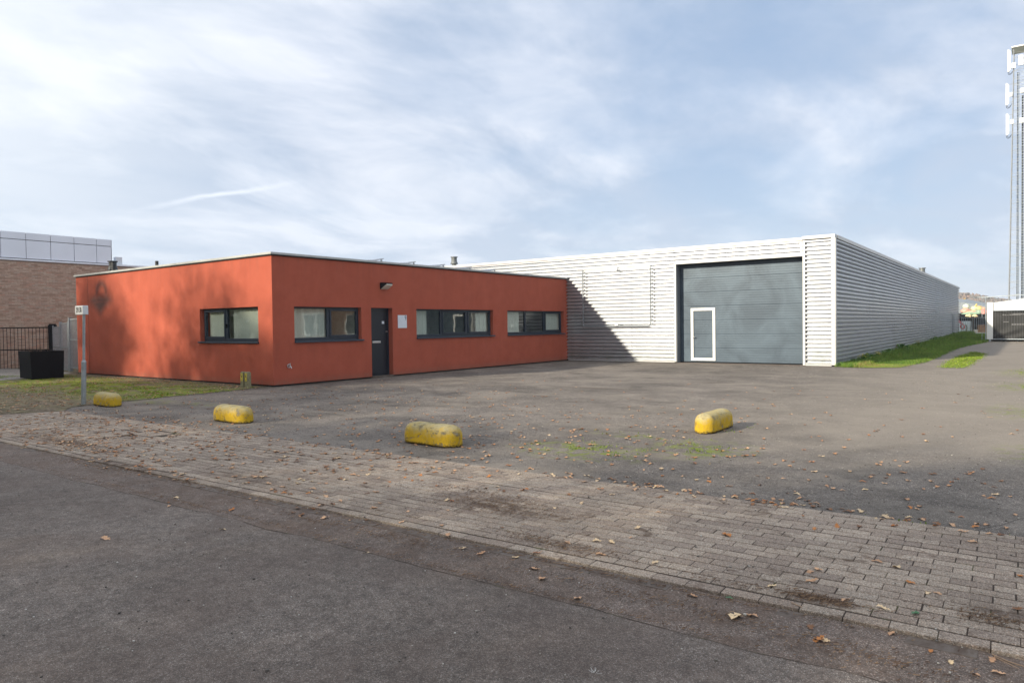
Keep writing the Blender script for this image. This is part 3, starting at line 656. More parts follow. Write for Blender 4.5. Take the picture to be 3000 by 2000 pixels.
for i, yt in enumerate((4.86, 6.34, 7.83, 9.32, 10.81)):
    t = thing('solar_row', 'tilted row of solar panels on the office roof, the %s' % ('row '+order[i] if i != 2 else 'middle row of five'), 'solar panels', (-5, yt-.5, 3.38), 'solar panel rows on the office roof')
    for k in range(5):
        o = link('solar_panel', pme, t, (3.2-k*1.6, 0, .225)); o.rotation_euler = (R(12.5), 0, 0)
        c = link('cells', cme, o, (0, 0, 0))
    for x in (-1.05, -2.6, -4.2, -5.8, -7.4, -8.95):
        m = MB(); m.box(x, x+.03, yt-.07, yt-.04, 3.38, 3.70); m.tube((x+.015, yt-.05, 3.70), (x+.015, yt+.12, 3.39), .012, n=6); m.tube((x+.015, yt-.98, 3.40), (x+.015, yt-.05, 3.40), .012, n=6)
        part('support', m, mt['alu'], t)

# ------------------------------------------------------------------ silver hall
D, W, D2, HT = 14.45, 10.545, 64.43, 4.40
hall = thing('warehouse', 'long low hall clad in horizontally corrugated silver metal', 'building', (W, D, 0))
PITCH_, DEP = .1433, .112
def clad_pts(z0, z1):
    pr = [(0, 0), (.10, .0), (.14, .04), (.44, .93), (.48, 1), (.60, 1), (.62, .97), (.64, 1), (.76, 1), (.80, .95), (.97, .04)]
    out = []; k = math.floor(z0/PITCH_)
    while k*PITCH_ < z1:
        for u, d in pr:
            z = (k+u)*PITCH_
            if z0 < z < z1: out.append((z, d*DEP))
        k += 1
    f = lambda z: np.interp((z/PITCH_) % 1, [p[0] for p in pr]+[1], [p[1]*DEP for p in pr]+[0])
    return [(z0, float(f(z0)))]+out+[(z1, float(f(z1)))]
def clad_sheet(axis, face, outward, u0, u1, z0, z1, proud=0, parent=None, label=None):
    m = MB(); pts = clad_pts(z0, z1)
    P = (lambda u, d, z: (face+outward*d, u, z)) if axis == 'x' else (lambda u, d, z: (u, face+outward*d, z))
    n = max(1, int((u1-u0)/1.5))
    for (za, da), (zb_, db) in zip(pts, pts[1:]):
        for k in range(n):
            ua, ub = u0+(u1-u0)*k/n, u0+(u1-u0)*(k+1)/n
            wa = proud+.0018*math.sin(ua*3.1+za*.9); wb_ = proud+.0018*math.sin(ub*3.1+za*.9); wc = proud+.0018*math.sin(ub*3.1+zb_*.9); wd = proud+.0018*math.sin(ua*3.1+zb_*.9)
            m.quad(P(ua, da+wa, za), P(ub, da+wb_, za), P(ub, db+wc, zb_), P(ua, db+wd, zb_))
    return part('cladding_sheet', m, mt['clad'], parent or hall)
YF = D+.010      # corrugation root plane
xs = [-12, -8, -4, .22, 3.02, 4.83]
for i in range(5): clad_sheet('y', YF, -1, xs[i], xs[i+1]-.004, .05, 4.285, .002*(i % 2))
clad_sheet('y', YF, -1, 4.835, 7.2, 3.845, 4.285, .001); clad_sheet('y', YF, -1, 7.204, 9.50, 3.845, 4.285, .003)
clad_sheet('y', YF, -1, 9.60, 10.44, .05, 4.31, .002)
ys = [D+.02]
while ys[-1] < D2-6: ys.append(ys[-1]+6.1)
ys.append(D2)
for i in range(len(ys)-1): clad_sheet('x', W-.103, 1, ys[i], ys[i+1]-.010, .05, 4.30, .002*(i % 2))
m = MB(); m.box(-12, 4.85, D+.02, D+.04, .0, 4.3); m.box(4.85, 9.53, D+.02, D+.04, 3.84, 4.3); m.box(9.57, W-.12, D+.02, D+.04, 0, 4.3)
m.box(W-.135, W-.108, D+.02, D2, 0, 4.3); m.box(-12, W-.1, D2-.1, D2, 0, 4.3); m.box(-12.1, -12, D, D2, 0, 4.3)
part('wall', m, mt['base'], hall)
m = MB(); m.box(-12, W-.06, D+.1, D2-.1, 4.05, 4.15); part('roof', m, mt['roof'], hall)
m = MB(); m.box(-12, 9.50, D-.10, D+.25, 4.287, 4.395); m.box(9.503, W-.002, D-.115, D+.25, 4.312, 4.425)
m.box(W-.20, W+.02, D+.25, D2+.02, 4.30, 4.422); part('roof_trim', m, mt['trim'], hall, bevel=.004)
m = MB(); m.box(-12, 9.5, D-.103, D-.098, 4.278, 4.287); part('trim_shadow_gap', m, mt['wood'], hall)
m = MB(); m.box(W-.115, W-.002, D-.105, D+.0, .045, 4.312); m.box(W-.002, W+.018, D-.105, D+.06, .045, 4.300); part('corner_trim', m, mt['trim'], hall, bevel=.004)
m = MB(); m.box(4.832, 4.912, D-.106, D+.02, .045, 3.84); m.box(9.515, 9.592, D-.106, D+.02, .02, 4.286); m.box(4.912, 9.515, D-.106, D+.018, 3.755, 3.84); m.box(9.44, 9.50, D-.085, D-.08, 3.84, 4.28)
part('door_trim', m, mt['trim'], hall, bevel=.004)
m = MB(); m.box(-.0+.06, 4.83, D-.10, D-.04, .022, .055); m.box(9.60, W-.115, D-.11, D-.04, .012, .05); m.box(W-.045, W+.01, D+.06, D2, .02, .05); part('base_trim', m, mt['trim'], hall)
m = MB(); m.box(4.88, 4.910, D+.021, D+.30, 0, 3.753); m.box(9.517, 9.545, D+.021, D+.30, 0, 3.753); m.box(4.912, 9.515, D+.021, D+.30, 3.757, 3.80)
m.box(4.905, 4.93, D+.18, D+.20, 0, 3.755); part('door_reveal', m, mt['jamb'], hall)
m = MB(); m.box(4.9, 9.53, D-.09, D+.32, -.02, .012); part('threshold', m, mt['gutter'], hall)
m = MB(); m.box(W-.0, W+.03, 57.45, 57.95, .02, 1.95); m.box(W, W+.03, 58.7, 58.8, .02, 1.95); part('side_door_trim', m, mt['jamb'], hall)
# sectional door: seven boards with fine grooves
sd = MB(); sd.box(4.915, 9.512, D+.300, D+.310, .02, 3.755); sdo = part('sectional_door', sd, mt['black'], hall, label='wide blue-grey sectional door')
def grooved(m, x0, x1, y, z0, z1):
    zs = [z0]; out = []
    gr = [.09, .18, .268, .357, .446] # groove heights inside a board of .536
    prof = [(z0, .006), (z0+.008, 0)]
    for g_ in gr:
        z = z0 + g_*(z1-z0)/.536
        prof += [(z-.005, 0), (z, .0035), (z+.004, 0)]
    prof += [(z1-.008, 0), (z1, .006)]
    for (za, da), (zb_, db) in zip(prof, prof[1:]): m.quad((x0, y+da, za), (x1, y+da, za), (x1, y+db, zb_), (x0, y+db, zb_))
nb = 7; hb = (3.745-.05)/nb
WX0, WX1, WZ0, WZ1 = 5.355, 6.305, .095, 2.078
for k in range(nb):
    z0, z1 = .05+k*hb, .05+(k+1)*hb-.003
    m = MB()
    if z1 < WZ1+.2:
        grooved(m, 4.915, WX0+.02, D+.278, z0, z1); grooved(m, WX1-.02, 9.512, D+.278, z0, z1)
        grooved(m, WX0+.02, WX1-.02, D+.286, z0, z1)
    else: grooved(m, 4.915, 9.512, D+.278, z0, z1)
    part('board', m, mt['section'], sdo)
m = MB(); m.box(4.915, 9.512, D+.270, D+.284, .012, .05); part('rubber_seal', m, mt['black'], sdo)
m = MB()
for q in ((WX0, WX1, WZ1-.098, WZ1), (WX0, WX1, WZ0, WZ0+.098), (WX0, WX0+.095, WZ0+.098, WZ1-.098), (WX1-.095, WX1, WZ0+.098, WZ1-.098)): m.box(q[0], q[1], D+.245, D+.278, q[2], q[3])
m.box(WX0+.09, WX0+.093+.004, D+.243, D+.246, WZ0+.09, WZ1-.09); part('wicket_frame', m, mt['white'], sdo, label='white frame of the small pedestrian door', bevel=.004)
m = MB(); m.tube((WX0+.06, D+.245, .985), (WX0+.06, D+.19, .985), .012, n=8); m.box(WX0+.055, WX0+.17, D+.18, D+.20, .972, .998); part('handle', m, mt['chrome'], sdo)
# tube frame on the hall wall
t = thing('sign_frame', 'empty rectangular frame of galvanised tubes fixed to the silver cladding', 'frame', (2.4, D, 1.43))
yy = D-.19
for x in (.86, 3.90):
    m = MB(); m.path([(x, D-.10, 3.74), (x, yy, 3.74), (x, yy, 1.50), (x+(.07 if x < 2 else -.07), yy, 1.43)], .026, 10); part('upright_tube', m, mt['tube'], t)
m = MB(); m.tube((.93, yy, 1.43), (3.83, yy, 1.43), .024, n=10); part('cross_tube', m, mt['tube'], t)
m = MB(); m.tube((.88, yy+.02, 3.76), (3.88, yy+.02, 3.76), .010, n=8); part('top_cable', m, mt['white'], t)
for z in (3.72, 1.47):
    m = MB(); m.tube((2.40, D-.08, z), (2.40, D-.22, z), .014, n=8); m.box(2.36, 2.50, D-.26, D-.20, z-.03, z+.06); part('clamp', m, mt['offwhite'], t, bevel=.004)
for x in (.86, 3.90):
    for z in (2.9, 2.2, 1.7):
        m = MB(); m.tube((x, D-.08, z), (x, yy, z), .012, n=6); part('bracket', m, mt['steel'], t)

# ------------------------------------------------------------------ concrete blocks, pole, posts, planter
def block(cx, cy, L, Wd, Hh, rot, label):
    hx, hw = L/2, Wd/2; re = Wd*.56; x0 = hx-re; st_ = [-hx+re*(1-math.cos(q*math.pi/2/9)) for q in range(10)]; st_ += [-x0+2*x0*k/10 for k in range(1, 10)]; st_ += [-x for x in reversed(st_[:10])]
    rings = []
    for x in st_:
        e = max(0, abs(x)-x0)/re; s1 = max(.20, math.sqrt(max(0, 1-e**2.3))); s2 = .52+.48*math.sqrt(max(0, 1-e**2.6)); w, h = hw*s1, Hh*s2; ring = []
        for k in range(5): ring.append((x, -w*(1+.03*(1-k/4)), h*.50*k/4))
        for k in range(1, 12): q = math.pi*k/12; ring.append((x, -w*math.copysign(abs(math.cos(q))**.80, math.cos(q)), h*.50+h*.50*math.sin(q)**.85))
        for k in range(4, -1, -1): ring.append((x, w*(1+.03*(1-k/4)), h*.50*k/4))
        rings.append([tuple(Vector(p)*(1+.012*mnoise.noise(Vector((p[0]*7+cx, p[1]*9, p[2]*9)))) ) for p in ring])
    m = MB(); m.rings(rings); me = m.mesh('concrete_block', smooth=True, mats=(mt['yellow'],))
    o = link('concrete_block', me, None, (cx, cy, -.004)); o.rotation_euler = (0, 0, rot)
    o.modifiers.new('smooth', 'SUBSURF').render_levels = 1
    o['label'] = label; o['category'] = 'concrete block'; o['group'] = 'yellow painted concrete blocks on the yard'
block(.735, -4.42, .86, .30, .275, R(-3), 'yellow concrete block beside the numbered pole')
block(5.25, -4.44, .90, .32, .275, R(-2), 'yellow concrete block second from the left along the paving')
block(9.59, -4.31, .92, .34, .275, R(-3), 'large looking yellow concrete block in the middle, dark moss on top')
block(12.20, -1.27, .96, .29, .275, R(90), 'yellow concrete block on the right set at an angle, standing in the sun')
t = thing('marker_pole', 'galvanised pole with white box sign reading 29130 at the verge', 'pole', (.085, -4.60, 0))
m = MB(); m.tube((.080, -4.60, -.02), (.142, -4.60, .885), .046, n=16); m.tube((.142, -4.60, .885), (.145, -4.60, .925), .046, .030, n=16); part('pole', m, mt['steel'], t, label='thick lower tube')
m = MB(); m.tube((.145, -4.60, .92), (.208, -4.60, 1.86), .026, n=14); part('upper_tube', m, mt['steel'], t)
m = MB(); m.box(-.085, .285, -4.65, -4.545, 1.855, 2.040); sb = part('sign_box', m, mt['offwhite'], t, bevel=.008)
m = MB(); m.box(-.085+.012, .285-.012, -4.653, -4.650, 1.867, 2.028); part('sign_face', m, mt['white'], sb)
text_mesh('29130', 'number', FY(.10, -4.6555, 1.948), mt['ink'], sb, .155, .66)
for i, (x, txt) in enumerate(((-.68, 'left'), (-.49, 'right'))):
    t = thing('marker_post', 'short mossy marker post with yellow plate by the street wall, the %s one of two' % txt, 'post', (x, -.43, 0), 'marker posts by the street wall')
    m = MB(); m.rings([[(x-.058, -.49, -.02), (x+.058, -.49, -.02), (x+.058, -.375, -.02), (x-.058, -.375, -.02)], [(x-.055, -.487, .385), (x+.055, -.487, .385), (x+.055, -.378, .385), (x-.055, -.378, .385)], [(x-.040, -.47, .41), (x+.040, -.47, .41), (x+.040, -.395, .41), (x-.040, -.395, .41)]])
    part('post', m, mt['stonepost'], t)
    m = MB(); m.box(x-.042, x+.042, -.494, -.4885, .17, .34); pl_ = part('plate', m, mt['yellowplate'], t)
    m = MB(); m.box(x-.020, x+.004, -.4965, -.4885, .285, .325); m.box(x-.004, x+.022, -.4965, -.4885, .262, .292); m.box(x-.008, x+.010, -.4965, -.4885, .195, .213); part('worn_print', m, mt['ink'], pl_, kind='stuff')
    m = MB(); m.box(x-.05, x+.05, -.4935, -.488, .352, .372); part('band', m, mt['yellowplate'], t)
t = thing('planter', 'large black square planter box with dry stalks in front of the fence', 'planter', (-10.2, -1.6, 0))
b0 = [(-9.42, -2.22), (-9.62, -1.20), (-11.15, -1.02), (-10.95, -2.02)]
cxy = (sum(p[0] for p in b0)/4, sum(p[1] for p in b0)/4)
rg = lambda k, z: [(cxy[0]+(p[0]-cxy[0])*k, cxy[1]+(p[1]-cxy[1])*k, z) for p in b0]
m = MB(); m.rings([rg(.975, -.02), rg(1.02, .89), rg(.96, .89), rg(.95, .80)], cap=True); part('box', m, mt['black'], t, bevel=.008)
m = MB(); m.poly(rg(.955, .81)); part('soil', m, mt['joint'], t)
m = MB(); n_ = 0
for k in range(60):
    x = cxy[0]+rnd.uniform(-.6, .6); y = cxy[1]+rnd.uniform(-.35, .35); h = rnd.uniform(.04, .17); q = Vector((rnd.uniform(-.06, .06), rnd.uniform(-.06, .06), h))
    m.tube((x, y, .8), Vector((x, y, .86))+q, .003, .001, n=4, tone=rnd.random())
part('dry_stalks', m, mt['needles'], t, tone=True, kind='stuff')

# ------------------------------------------------------------------ fences on the left
def bar_fence(name, P0, P1, h, n, mat, label, r=.010, post=.03, mid=None, z0=.08, square=False, postmat=None):
    P0 = Vector((*P0, 0)); P1 = Vector((*P1, 0)); t = thing(name, label, 'fence', tuple(P0))
    d = P1-P0; ang = math.atan2(d.y, d.x)
    for k in range(1, n):
        q = P0+d*k/n; m = MB(); m.tube((q.x, q.y, z0), (q.x, q.y, h-.01), r, n=6); part('bar', m, mat, t)
    zs = [z0, h-.02] + ([mid] if mid else [])
    for z in zs:
        m = MB(); c = (P0+P1)/2; m.box(c.x-d.length/2, c.x+d.length/2, c.y-.015, c.y+.015, z-.02, z+.02, rot=ang, pivot=(c.x, c.y)); part('rail', m, mat, t)
    for q in (P0, P1):
        m = MB(); m.box(q.x-post, q.x+post, q.y-post, q.y+post, -.03, h+.05, rot=ang, pivot=(q.x, q.y)); part('post', m, postmat or mat, t)
    return t
bar_fence('black_fence', (-19.9, -1.35), (-16.30, .92), 1.70, 27, mt['black'], 'black bar fence in front of the brown brick wall', .011, .035, .78, .0)
m = MB(); m.box(-16.24, -15.9, .80, 1.0, -.03, 1.78); m.box(-16.2, -15.94, .82, .98, 1.78, 1.82)
single('gate_post', m, mt['black'], 'wide black gate post between the black fence and the grey fence', 'gate post', (-16.05, .9, 0))
bar_fence('grey_fence', (-15.75, .80), (-14.62, .62), 1.70, 9, mt['steel'], 'low galvanised bar fence section next to the black gate post', .014, .02, .9, .05)
bar_fence('grey_fence', (-14.50, .60), (-13.28, .41), 1.84, 9, mt['steel'], 'middle galvanised bar fence section between two posts', .014, .045, .9, .05)
bar_fence('grey_gate', (-13.12, .39), (-11.72, .18), 1.98, 10, mt['steel'], 'tall galvanised gate section against the office corner', .014, .055, 1.2, .16)

# ------------------------------------------------------------------ brick building on the left
K = -18.6
bb = thing('brick_building', 'brown brick building with white panelled upper storey at the left', 'building', (K, 0, 0))
m = MB(); m.box(-34, K-.012, -7, 30, -.1, 4.53); part('wall', m, mt['mortar'], bb)
bmm = MB(); bmm.box(-.02, .008, -.105, .105, -.0255, .0255); bme = bmm.mesh('brick'); bme.materials.append(mt['brick'])
mass = MB(); cnt = 0; cand = []
for c in range(73):
    z = -.03+.0625*c+.03
    for k in range(-12, 84):
        y = k*.2205+(.11 if c % 2 else 0)-1.2
        if y > 9.5 or z > 4.49: continue
        cand.append((not (-.15 < y), abs(z-2.4)*.15+y, y, z))
cand.sort()
for i, (nv, _, y, z) in enumerate(cand):
    jx = rnd.uniform(-.002, .002)
    if i < 300: o = link('brick', bme, bb, (-.012+jx, y, z)); continue
    mass.box(K-.032+jx, K-.004+jx, y-.105, y+.105, z-.0255, z+.0255, tone=rnd.random())
part('brickwork', mass, mt['brick_mass'], bb, tone=True, kind='stuff')
m = MB(); m.box(-34, K+.05, -7.05, 30.05, 4.53, 4.60); part('coping', m, mt['coping'], bb)
m = MB(); m.box(-34, K-.06, -6.9, 4.38, 4.60, 5.70); part('upper_storey', m, mt['black'], bb)
jy = [-2.79, -1.86, -.925, .012, .936, 1.872, 2.812, 3.751, 4.414]
for a0, a1 in zip(jy, jy[1:]):
    for z0, z1 in ((4.635, 5.405), (5.432, 5.722)):
        m = MB(); m.box(K-.06, K-.02, a0+.010, a1-.010, z0, z1); part('panel', m, mt['panel'], bb)
m = MB(); m.box(-34, K-.02, 4.385, 4.414, 4.635, 5.722); part('panel', m, mt['panel'], bb)
m = MB(); m.box(K-.5, K-.3, 4.7, 5.0, 4.6, 4.98); part('roof_vent', m, mt['offwhite'], bb)

# ------------------------------------------------------------------ far right: grass strip, gate, heap, mast, hills
strip = [(W+.0, 14.30), (10.9, 13.98)] + wob((10.9, 13.98), (11.6, 13.98), 4, .06) + wob((11.6, 13.98), (12.45, 14.5), 5, .08) + wob((12.45, 14.5), (12.75, 18), 5, .1) + wob((12.75, 18), (12.72, 34), 14, .12) + wob((12.72, 34), (13.5, 46), 8, .15) + [(13.3, 48), (13.2, 70), (W, 70)]
sheet('grass_strip', strip, .012, mt['grass_soil'])
pat = wob((13.52, 14.9), (13.37, 21.6), 8, .1) + wob((13.37, 21.6), (13.7, 28), 6, .1) + wob((13.7, 28), (14.2, 26), 3, .1) + wob((14.2, 26), (14.18, 20), 5, .1) + wob((14.18, 20), (14.13, 15.1), 5, .1) + wob((14.13, 15.1), (13.52, 14.9), 3, .05)
sheet('grass_patch', pat, .010, mt['grass_soil'])
def inside(x, y, poly):
    c = False; j = len(poly)-1
    for i in range(len(poly)):
        xi, yi = poly[i][:2]; xj, yj = poly[j][:2]
        if (yi > y) != (yj > y) and x < (xj-xi)*(y-yi)/(yj-yi)+xi: c = not c
        j = i
    return c
def grass(name, pts, hfun, wfun, mat, label, tonef=None):
    m = MB()
    for (x, y) in pts:
        h = hfun(x, y); w = wfun(x, y); an = rnd.uniform(0, math.pi); dx_, dy_ = math.cos(an)*w/2, math.sin(an)*w/2
        lx, ly = rnd.gauss(0, .35)*h, rnd.gauss(0, .35)*h; i = len(m.v); z = .01
        m.v += [(x-dx_, y-dy_, z), (x+dx_, y+dy_, z), (x+dx_*.6+lx*.4, y+dy_*.6+ly*.4, z+h*.6), (x-dx_*.6+lx*.4, y-dy_*.6+ly*.4, z+h*.6), (x+lx, y+ly, z+h)]
        tn = rnd.random() if tonef is None else tonef(x, y)
        m.f += [(i, i+1, i+2, i+3), (i+3, i+2, i+4)]; m.t += [tn, tn]; m.m += [0, 0]
    return struct(name, m, mat, kind='stuff', label=label, tone=True)
pts = []
while len(pts) < 60000:
    y = 13.8+(rnd.random()**1.6)*54; x = rnd.uniform(W, 13.9)
    if inside(x+rnd.gauss(0, .09), y+rnd.gauss(0, .07), strip) and (mnoise.noise(Vector((x*3, y*1.5, 0))) > -.32 or rnd.random() < .25): pts.append((x, y))
grass('grass', pts, lambda x, y: rnd.uniform(.03, .09)*(1+max(0, y-14)/26)*(1.9 if x < W+1.0 else 1)*(.45 if (y < 16.5 and x > 11.4) else 1), lambda x, y: .008+max(0, y-14)*.0007, mt['blade'], 'green grass growing along the silver side wall',
      lambda x, y: min(1, max(0, rnd.gauss(.42, .26)+.3*mnoise.noise(Vector((x*1.2, y*.5, 5)))+(.35 if (y < 16.2 and x > 11.2) else 0))))
pts = []
while len(pts) < 6000:
    x = rnd.uniform(13.2, 14.4); y = rnd.uniform(14.6, 28.3)
    if inside(x+rnd.gauss(0, .10), y+rnd.gauss(0, .3), pat) and mnoise.noise(Vector((x*4, y*2, 3))) > -.35: pts.append((x, y))
grass('moss_patch', pts, lambda x, y: rnd.uniform(.010, .035), lambda x, y: .014+(y-14)*.0008, mt['moss'], 'bright green mossy patch on the driveway')
pts = []
while len(pts) < 12000:
    x = rnd.uniform(-13, .2); y = rnd.gauss(-2.3, 1.1)
    nz = mnoise.noise(Vector((x*.8, y*1.8, 4)))+.5*mnoise.noise(Vector((x*3, y*5, 2)))
    if -5.0 < y < -.15 and nz > .12: pts.append((x, y))
grass('verge_moss', pts, lambda x, y: rnd.uniform(.006, .022), lambda x, y: .014, mt['moss'], 'patchy bright moss and short grass on the verge')
pts = []
for (x, y, rx, ry, n) in ((11.45, -3.55, .9, .5, 420), (12.6, -2.9, .6, .7, 420), (11.3, -2.35, .8, .18, 220), (15.75, 8.6, .4, 1.3, 500), (15.75, 13.6, .5, 2.0, 800), (12.5, -1.1, .25, .5, 60), (14.9, -5.03, 1.0, .03, 50), (-.4, -.35, .5, .15, 120)):
    for k in range(n):
        px, py = x+rnd.gauss(0, rx*.45), y+rnd.gauss(0, ry*.45)
        if mnoise.noise(Vector((px*4, py*4, 1))) > .10: pts.append((px, py))
grass('crack_moss', pts, lambda x, y: rnd.uniform(.005, .022), lambda x, y: .014, mt['moss'], 'small tufts of moss in the asphalt cracks')
# leafy weeds against the hall
def weed(x, y, h, n, flower=False, label=None):
    t = thing('weed', label, 'plant', (x, y, 0), 'weeds along the silver hall'); m = MB()
    for k in range(n):
        an = rnd.uniform(0, 6.28); r_ = abs(rnd.gauss(0, h*.55)); z = rnd.uniform(.03, 1)*h*(1-.35*min(1, r_/h)); c = Vector((x+math.cos(an)*r_, y+math.sin(an)*r_, z))
        u = Vector((rnd.gauss(0, 1), rnd.gauss(0, 1), rnd.gauss(0, .6))).normalized(); v = u.cross(Vector((rnd.gauss(0, 1), rnd.gauss(0, 1), 1))).normalized(); s_ = h*rnd.uniform(.10, .2)
        if c.x < W+.03: c.x = W+.03+rnd.random()*.08
        m.quad(c-u*s_, c-v*s_*.45, c+u*s_, c+v*s_*.45, tone=rnd.random())
    part('foliage', m, mt['weed'], t, tone=True, kind='stuff')
    m = MB()
    for k in range(7):
        an = rnd.uniform(0, 6.28); m.tube((x, y, 0), (x+math.cos(an)*h*.3, y+math.sin(an)*h*.3, h*rnd.uniform(.6, .95)), .005, .002, n=4, tone=rnd.random())
    part('stem', m, mt['weed'], t, tone=True)
    if flower:
        m = MB()
        for k in range(16):
            c = Vector((x+rnd.gauss(0, h*.25), y+rnd.gauss(0, h*.25), h*rnd.uniform(.75, 1.25))); m.tube(c, c+Vector((0, 0, .012)), .02, .01, n=5)
        part('flowers', m, simple('yellow_petals', (.62, .45, .02), .6), t)
places = ['at the corner of the silver hall', 'just behind the corner', 'third from the hall corner', 'fourth from the hall corner', 'fifth from the hall corner', 'sixth from the hall corner', 'in the middle of the hall wall', 'past the middle of the hall wall', 'far along the hall wall', 'near the far end of the hall wall', 'beside the far side door']
for i, (x, y, h, n, fl) in enumerate(((10.72, 14.45, .17, 170, 0), (10.95, 14.9, .13, 130, 0), (10.85, 15.7, .22, 240, 0), (10.9, 17.1, .26, 260, 1), (10.8, 18.6, .30, 260, 0), (10.95, 20.0, .24, 220, 1), (10.85, 23.2, .30, 240, 0), (10.8, 27.4, .42, 240, 0), (10.9, 32.5, .34, 220, 1), (10.85, 41.5, .45, 220, 0), (10.8, 55.5, .5, 200, 0))):
    weed(x, y, h, n, fl, ('leafy green weed with small yellow flowers, ' if fl else 'leafy green weed, ')+places[i])

# gate with black fabric, white post and fascia
g = thing('screened_gate', 'sliding gate covered with sagging black mesh fabric at the right edge', 'gate', (13.76, 46.5, 0))
m = MB(); nx, nz_ = 60, 24
def fab(i, j):
    x = 13.77+i/nx*3.4; z = .22+j/nz_*1.83
    s = math.sin((x-13.7)*2.1+z*1.9)*.05+math.sin((x*1.2+(z-1.3)**2*2.4)*3.3)*.035
    sag = -.10*math.sin(min(1, (x-13.77)/1.6)*math.pi/2)*(j/nz_)**6
    return (x, 46.5+s, z+sag)
for i in range(nx):
    for j in range(nz_): m.quad(fab(i, j), fab(i+1, j), fab(i+1, j+1), fab(i, j+1))
fb = part('mesh_fabric', m, mt['net'], g, smooth=True)
m = MB()
for (x, z, n, s_) in ((14.25, 1.75, 8, .10), (14.85, 1.78, 6, .10), (14.75, 1.10, 6, .11), (14.3, 1.28, 3, .08)):
    for k in range(n):
        xx = x+k*s_*1.25; yb = 46.5+math.sin((xx-13.7)*2.1+z*1.9)*.05+math.sin((xx*1.2+(z-1.3)**2*2.4)*3.3)*.035-.02
        m.box(xx, xx+s_, yb, yb+.008, z, z+s_*.8)
part('print', m, mt['netprint'], fb)
m = MB(); m.box(13.74, 17.4, 46.36, 46.42, .14, .20); m.box(13.74, 17.4, 46.36, 46.42, 2.06, 2.10); part('gate_frame', m, mt['steel'], g)
for k in range(24):
    m = MB(); x = 13.85+k*.15; m.tube((x, 46.40, .2), (x, 46.40, 2.06), .0035, n=4); part('bar', m, mt['tube'], g)
m = MB()
for x in (14.3, 15.1, 16.0, 16.9): m.tube((x, 46.40, .07), (x, 46.52, .07), .07, n=12)
part('roller', m, mt['black'], g)
hut = thing('site_container', 'white container hall with shallow pitched roof behind the screened gate', 'building', (13.4, 46.7, 0))
m = MB(); m.box(13.37, 13.72, 46.5, 46.72, .14, 2.64); part('corner_post', m, mt['white'], hut, bevel=.01)
m = MB(); m.box(13.73, 20, 46.62, 46.74, 2.10, 2.55); part('fascia', m, mt['white'], hut)
m = MB(); m.box(13.55, 20, 46.8, 52, .1, 2.5); part('body', m, mt['black'], hut)
m = MB(); m.rings([[(13.74, 46.60, 2.555), (13.74, 52, 2.555), (13.74, 52, 2.63), (13.74, 46.60, 2.63)], [(17.0, 46.60, 2.555), (17.0, 52, 2.555), (17.0, 52, 3.05), (17.0, 46.60, 3.05)], [(20.2, 46.60, 2.555), (20.2, 52, 2.555), (20.2, 52, 2.63), (20.2, 46.60, 2.63)]]); part('roof', m, mt['offwhite'], hut)
m = MB(); m.box(13.5, 13.6, 46.52, 46.62, 0, .14); part('foot', m, mt['steel'], hut)
gf = thing('goal_frame', 'thin galvanised post carrying a long horizontal tube above the gate', 'post', (13.31, 46.4, 0))
m = MB(); m.tube((13.315, 46.4, -.03), (13.315, 46.4, 2.98), .028, n=10); part('post', m, mt['steel'], gf)
m = MB(); m.tube((13.09, 46.42, 2.985), (18, 46.42, 3.20), .028, n=10); part('cross_tube', m, mt['steel'], gf)
m = MB(); m.tube((13.105, 46.5, -.03), (13.105, 46.5, 3.02), .018, n=10); m.box(12.85, 13.14, 46.45, 46.5, 2.99, 3.03); part('rear_post', m, mt['steel'], gf)
bar_fence('rear_fence', (10.62, 66), (13.3, 66), 1.69, 19, mt['steel'], 'galvanised bar fence closing the far end of the grass', .02, .03, None, .12)
# heap of carnival figures on a trailer
tr_ = thing('trailer', 'dark flat trailer piled with coloured figures behind the rear fence', 'trailer', (11.2, 72, 0))
m = MB(); m.box(9.4, 13.6, 71.2, 74.5, 1.62, 2.02); part('deck', m, mt['black'], tr_)
m = MB(); m.box(9.6, 13.4, 72.5, 74.4, .5, 1.62); part('skirt', m, mt['black'], tr_)
m = MB()
for x in (10.2, 12.9): m.tube((x, 72.3, .42), (x, 72.6, .42), .42, n=20)
part('wheel', m, mt['black'], tr_)
def lump(name, c, r, col, label, cat, seed, grp=None, squash=(1, 1, 1)):
    r = tuple(q*1.22 for q in r); bm = bmesh.new(); bmesh.ops.create_icosphere(bm, subdivisions=3, radius=1)
    for v in bm.verts:
        n_ = mnoise.noise(v.co*1.7+Vector((seed, 0, 0)))*.30+mnoise.noise(v.co*4+Vector((seed, 3, 0)))*.12
        v.co = Vector((v.co.x*r[0]*squash[0], v.co.y*r[1], v.co.z*r[2]))*(1+n_)
    me = bpy.data.meshes.new(name); bm.to_mesh(me); bm.free(); me.polygons.foreach_set('use_smooth', [True]*len(me.polygons))
    me.materials.append(simple(name+'_colour', col, .5, 0, .3, 3)); o = link(name, me, None, c); o['label'] = label; o['category'] = cat
    if grp: o['group'] = grp
    return o
G_ = 'coloured carnival shapes piled on the trailer'
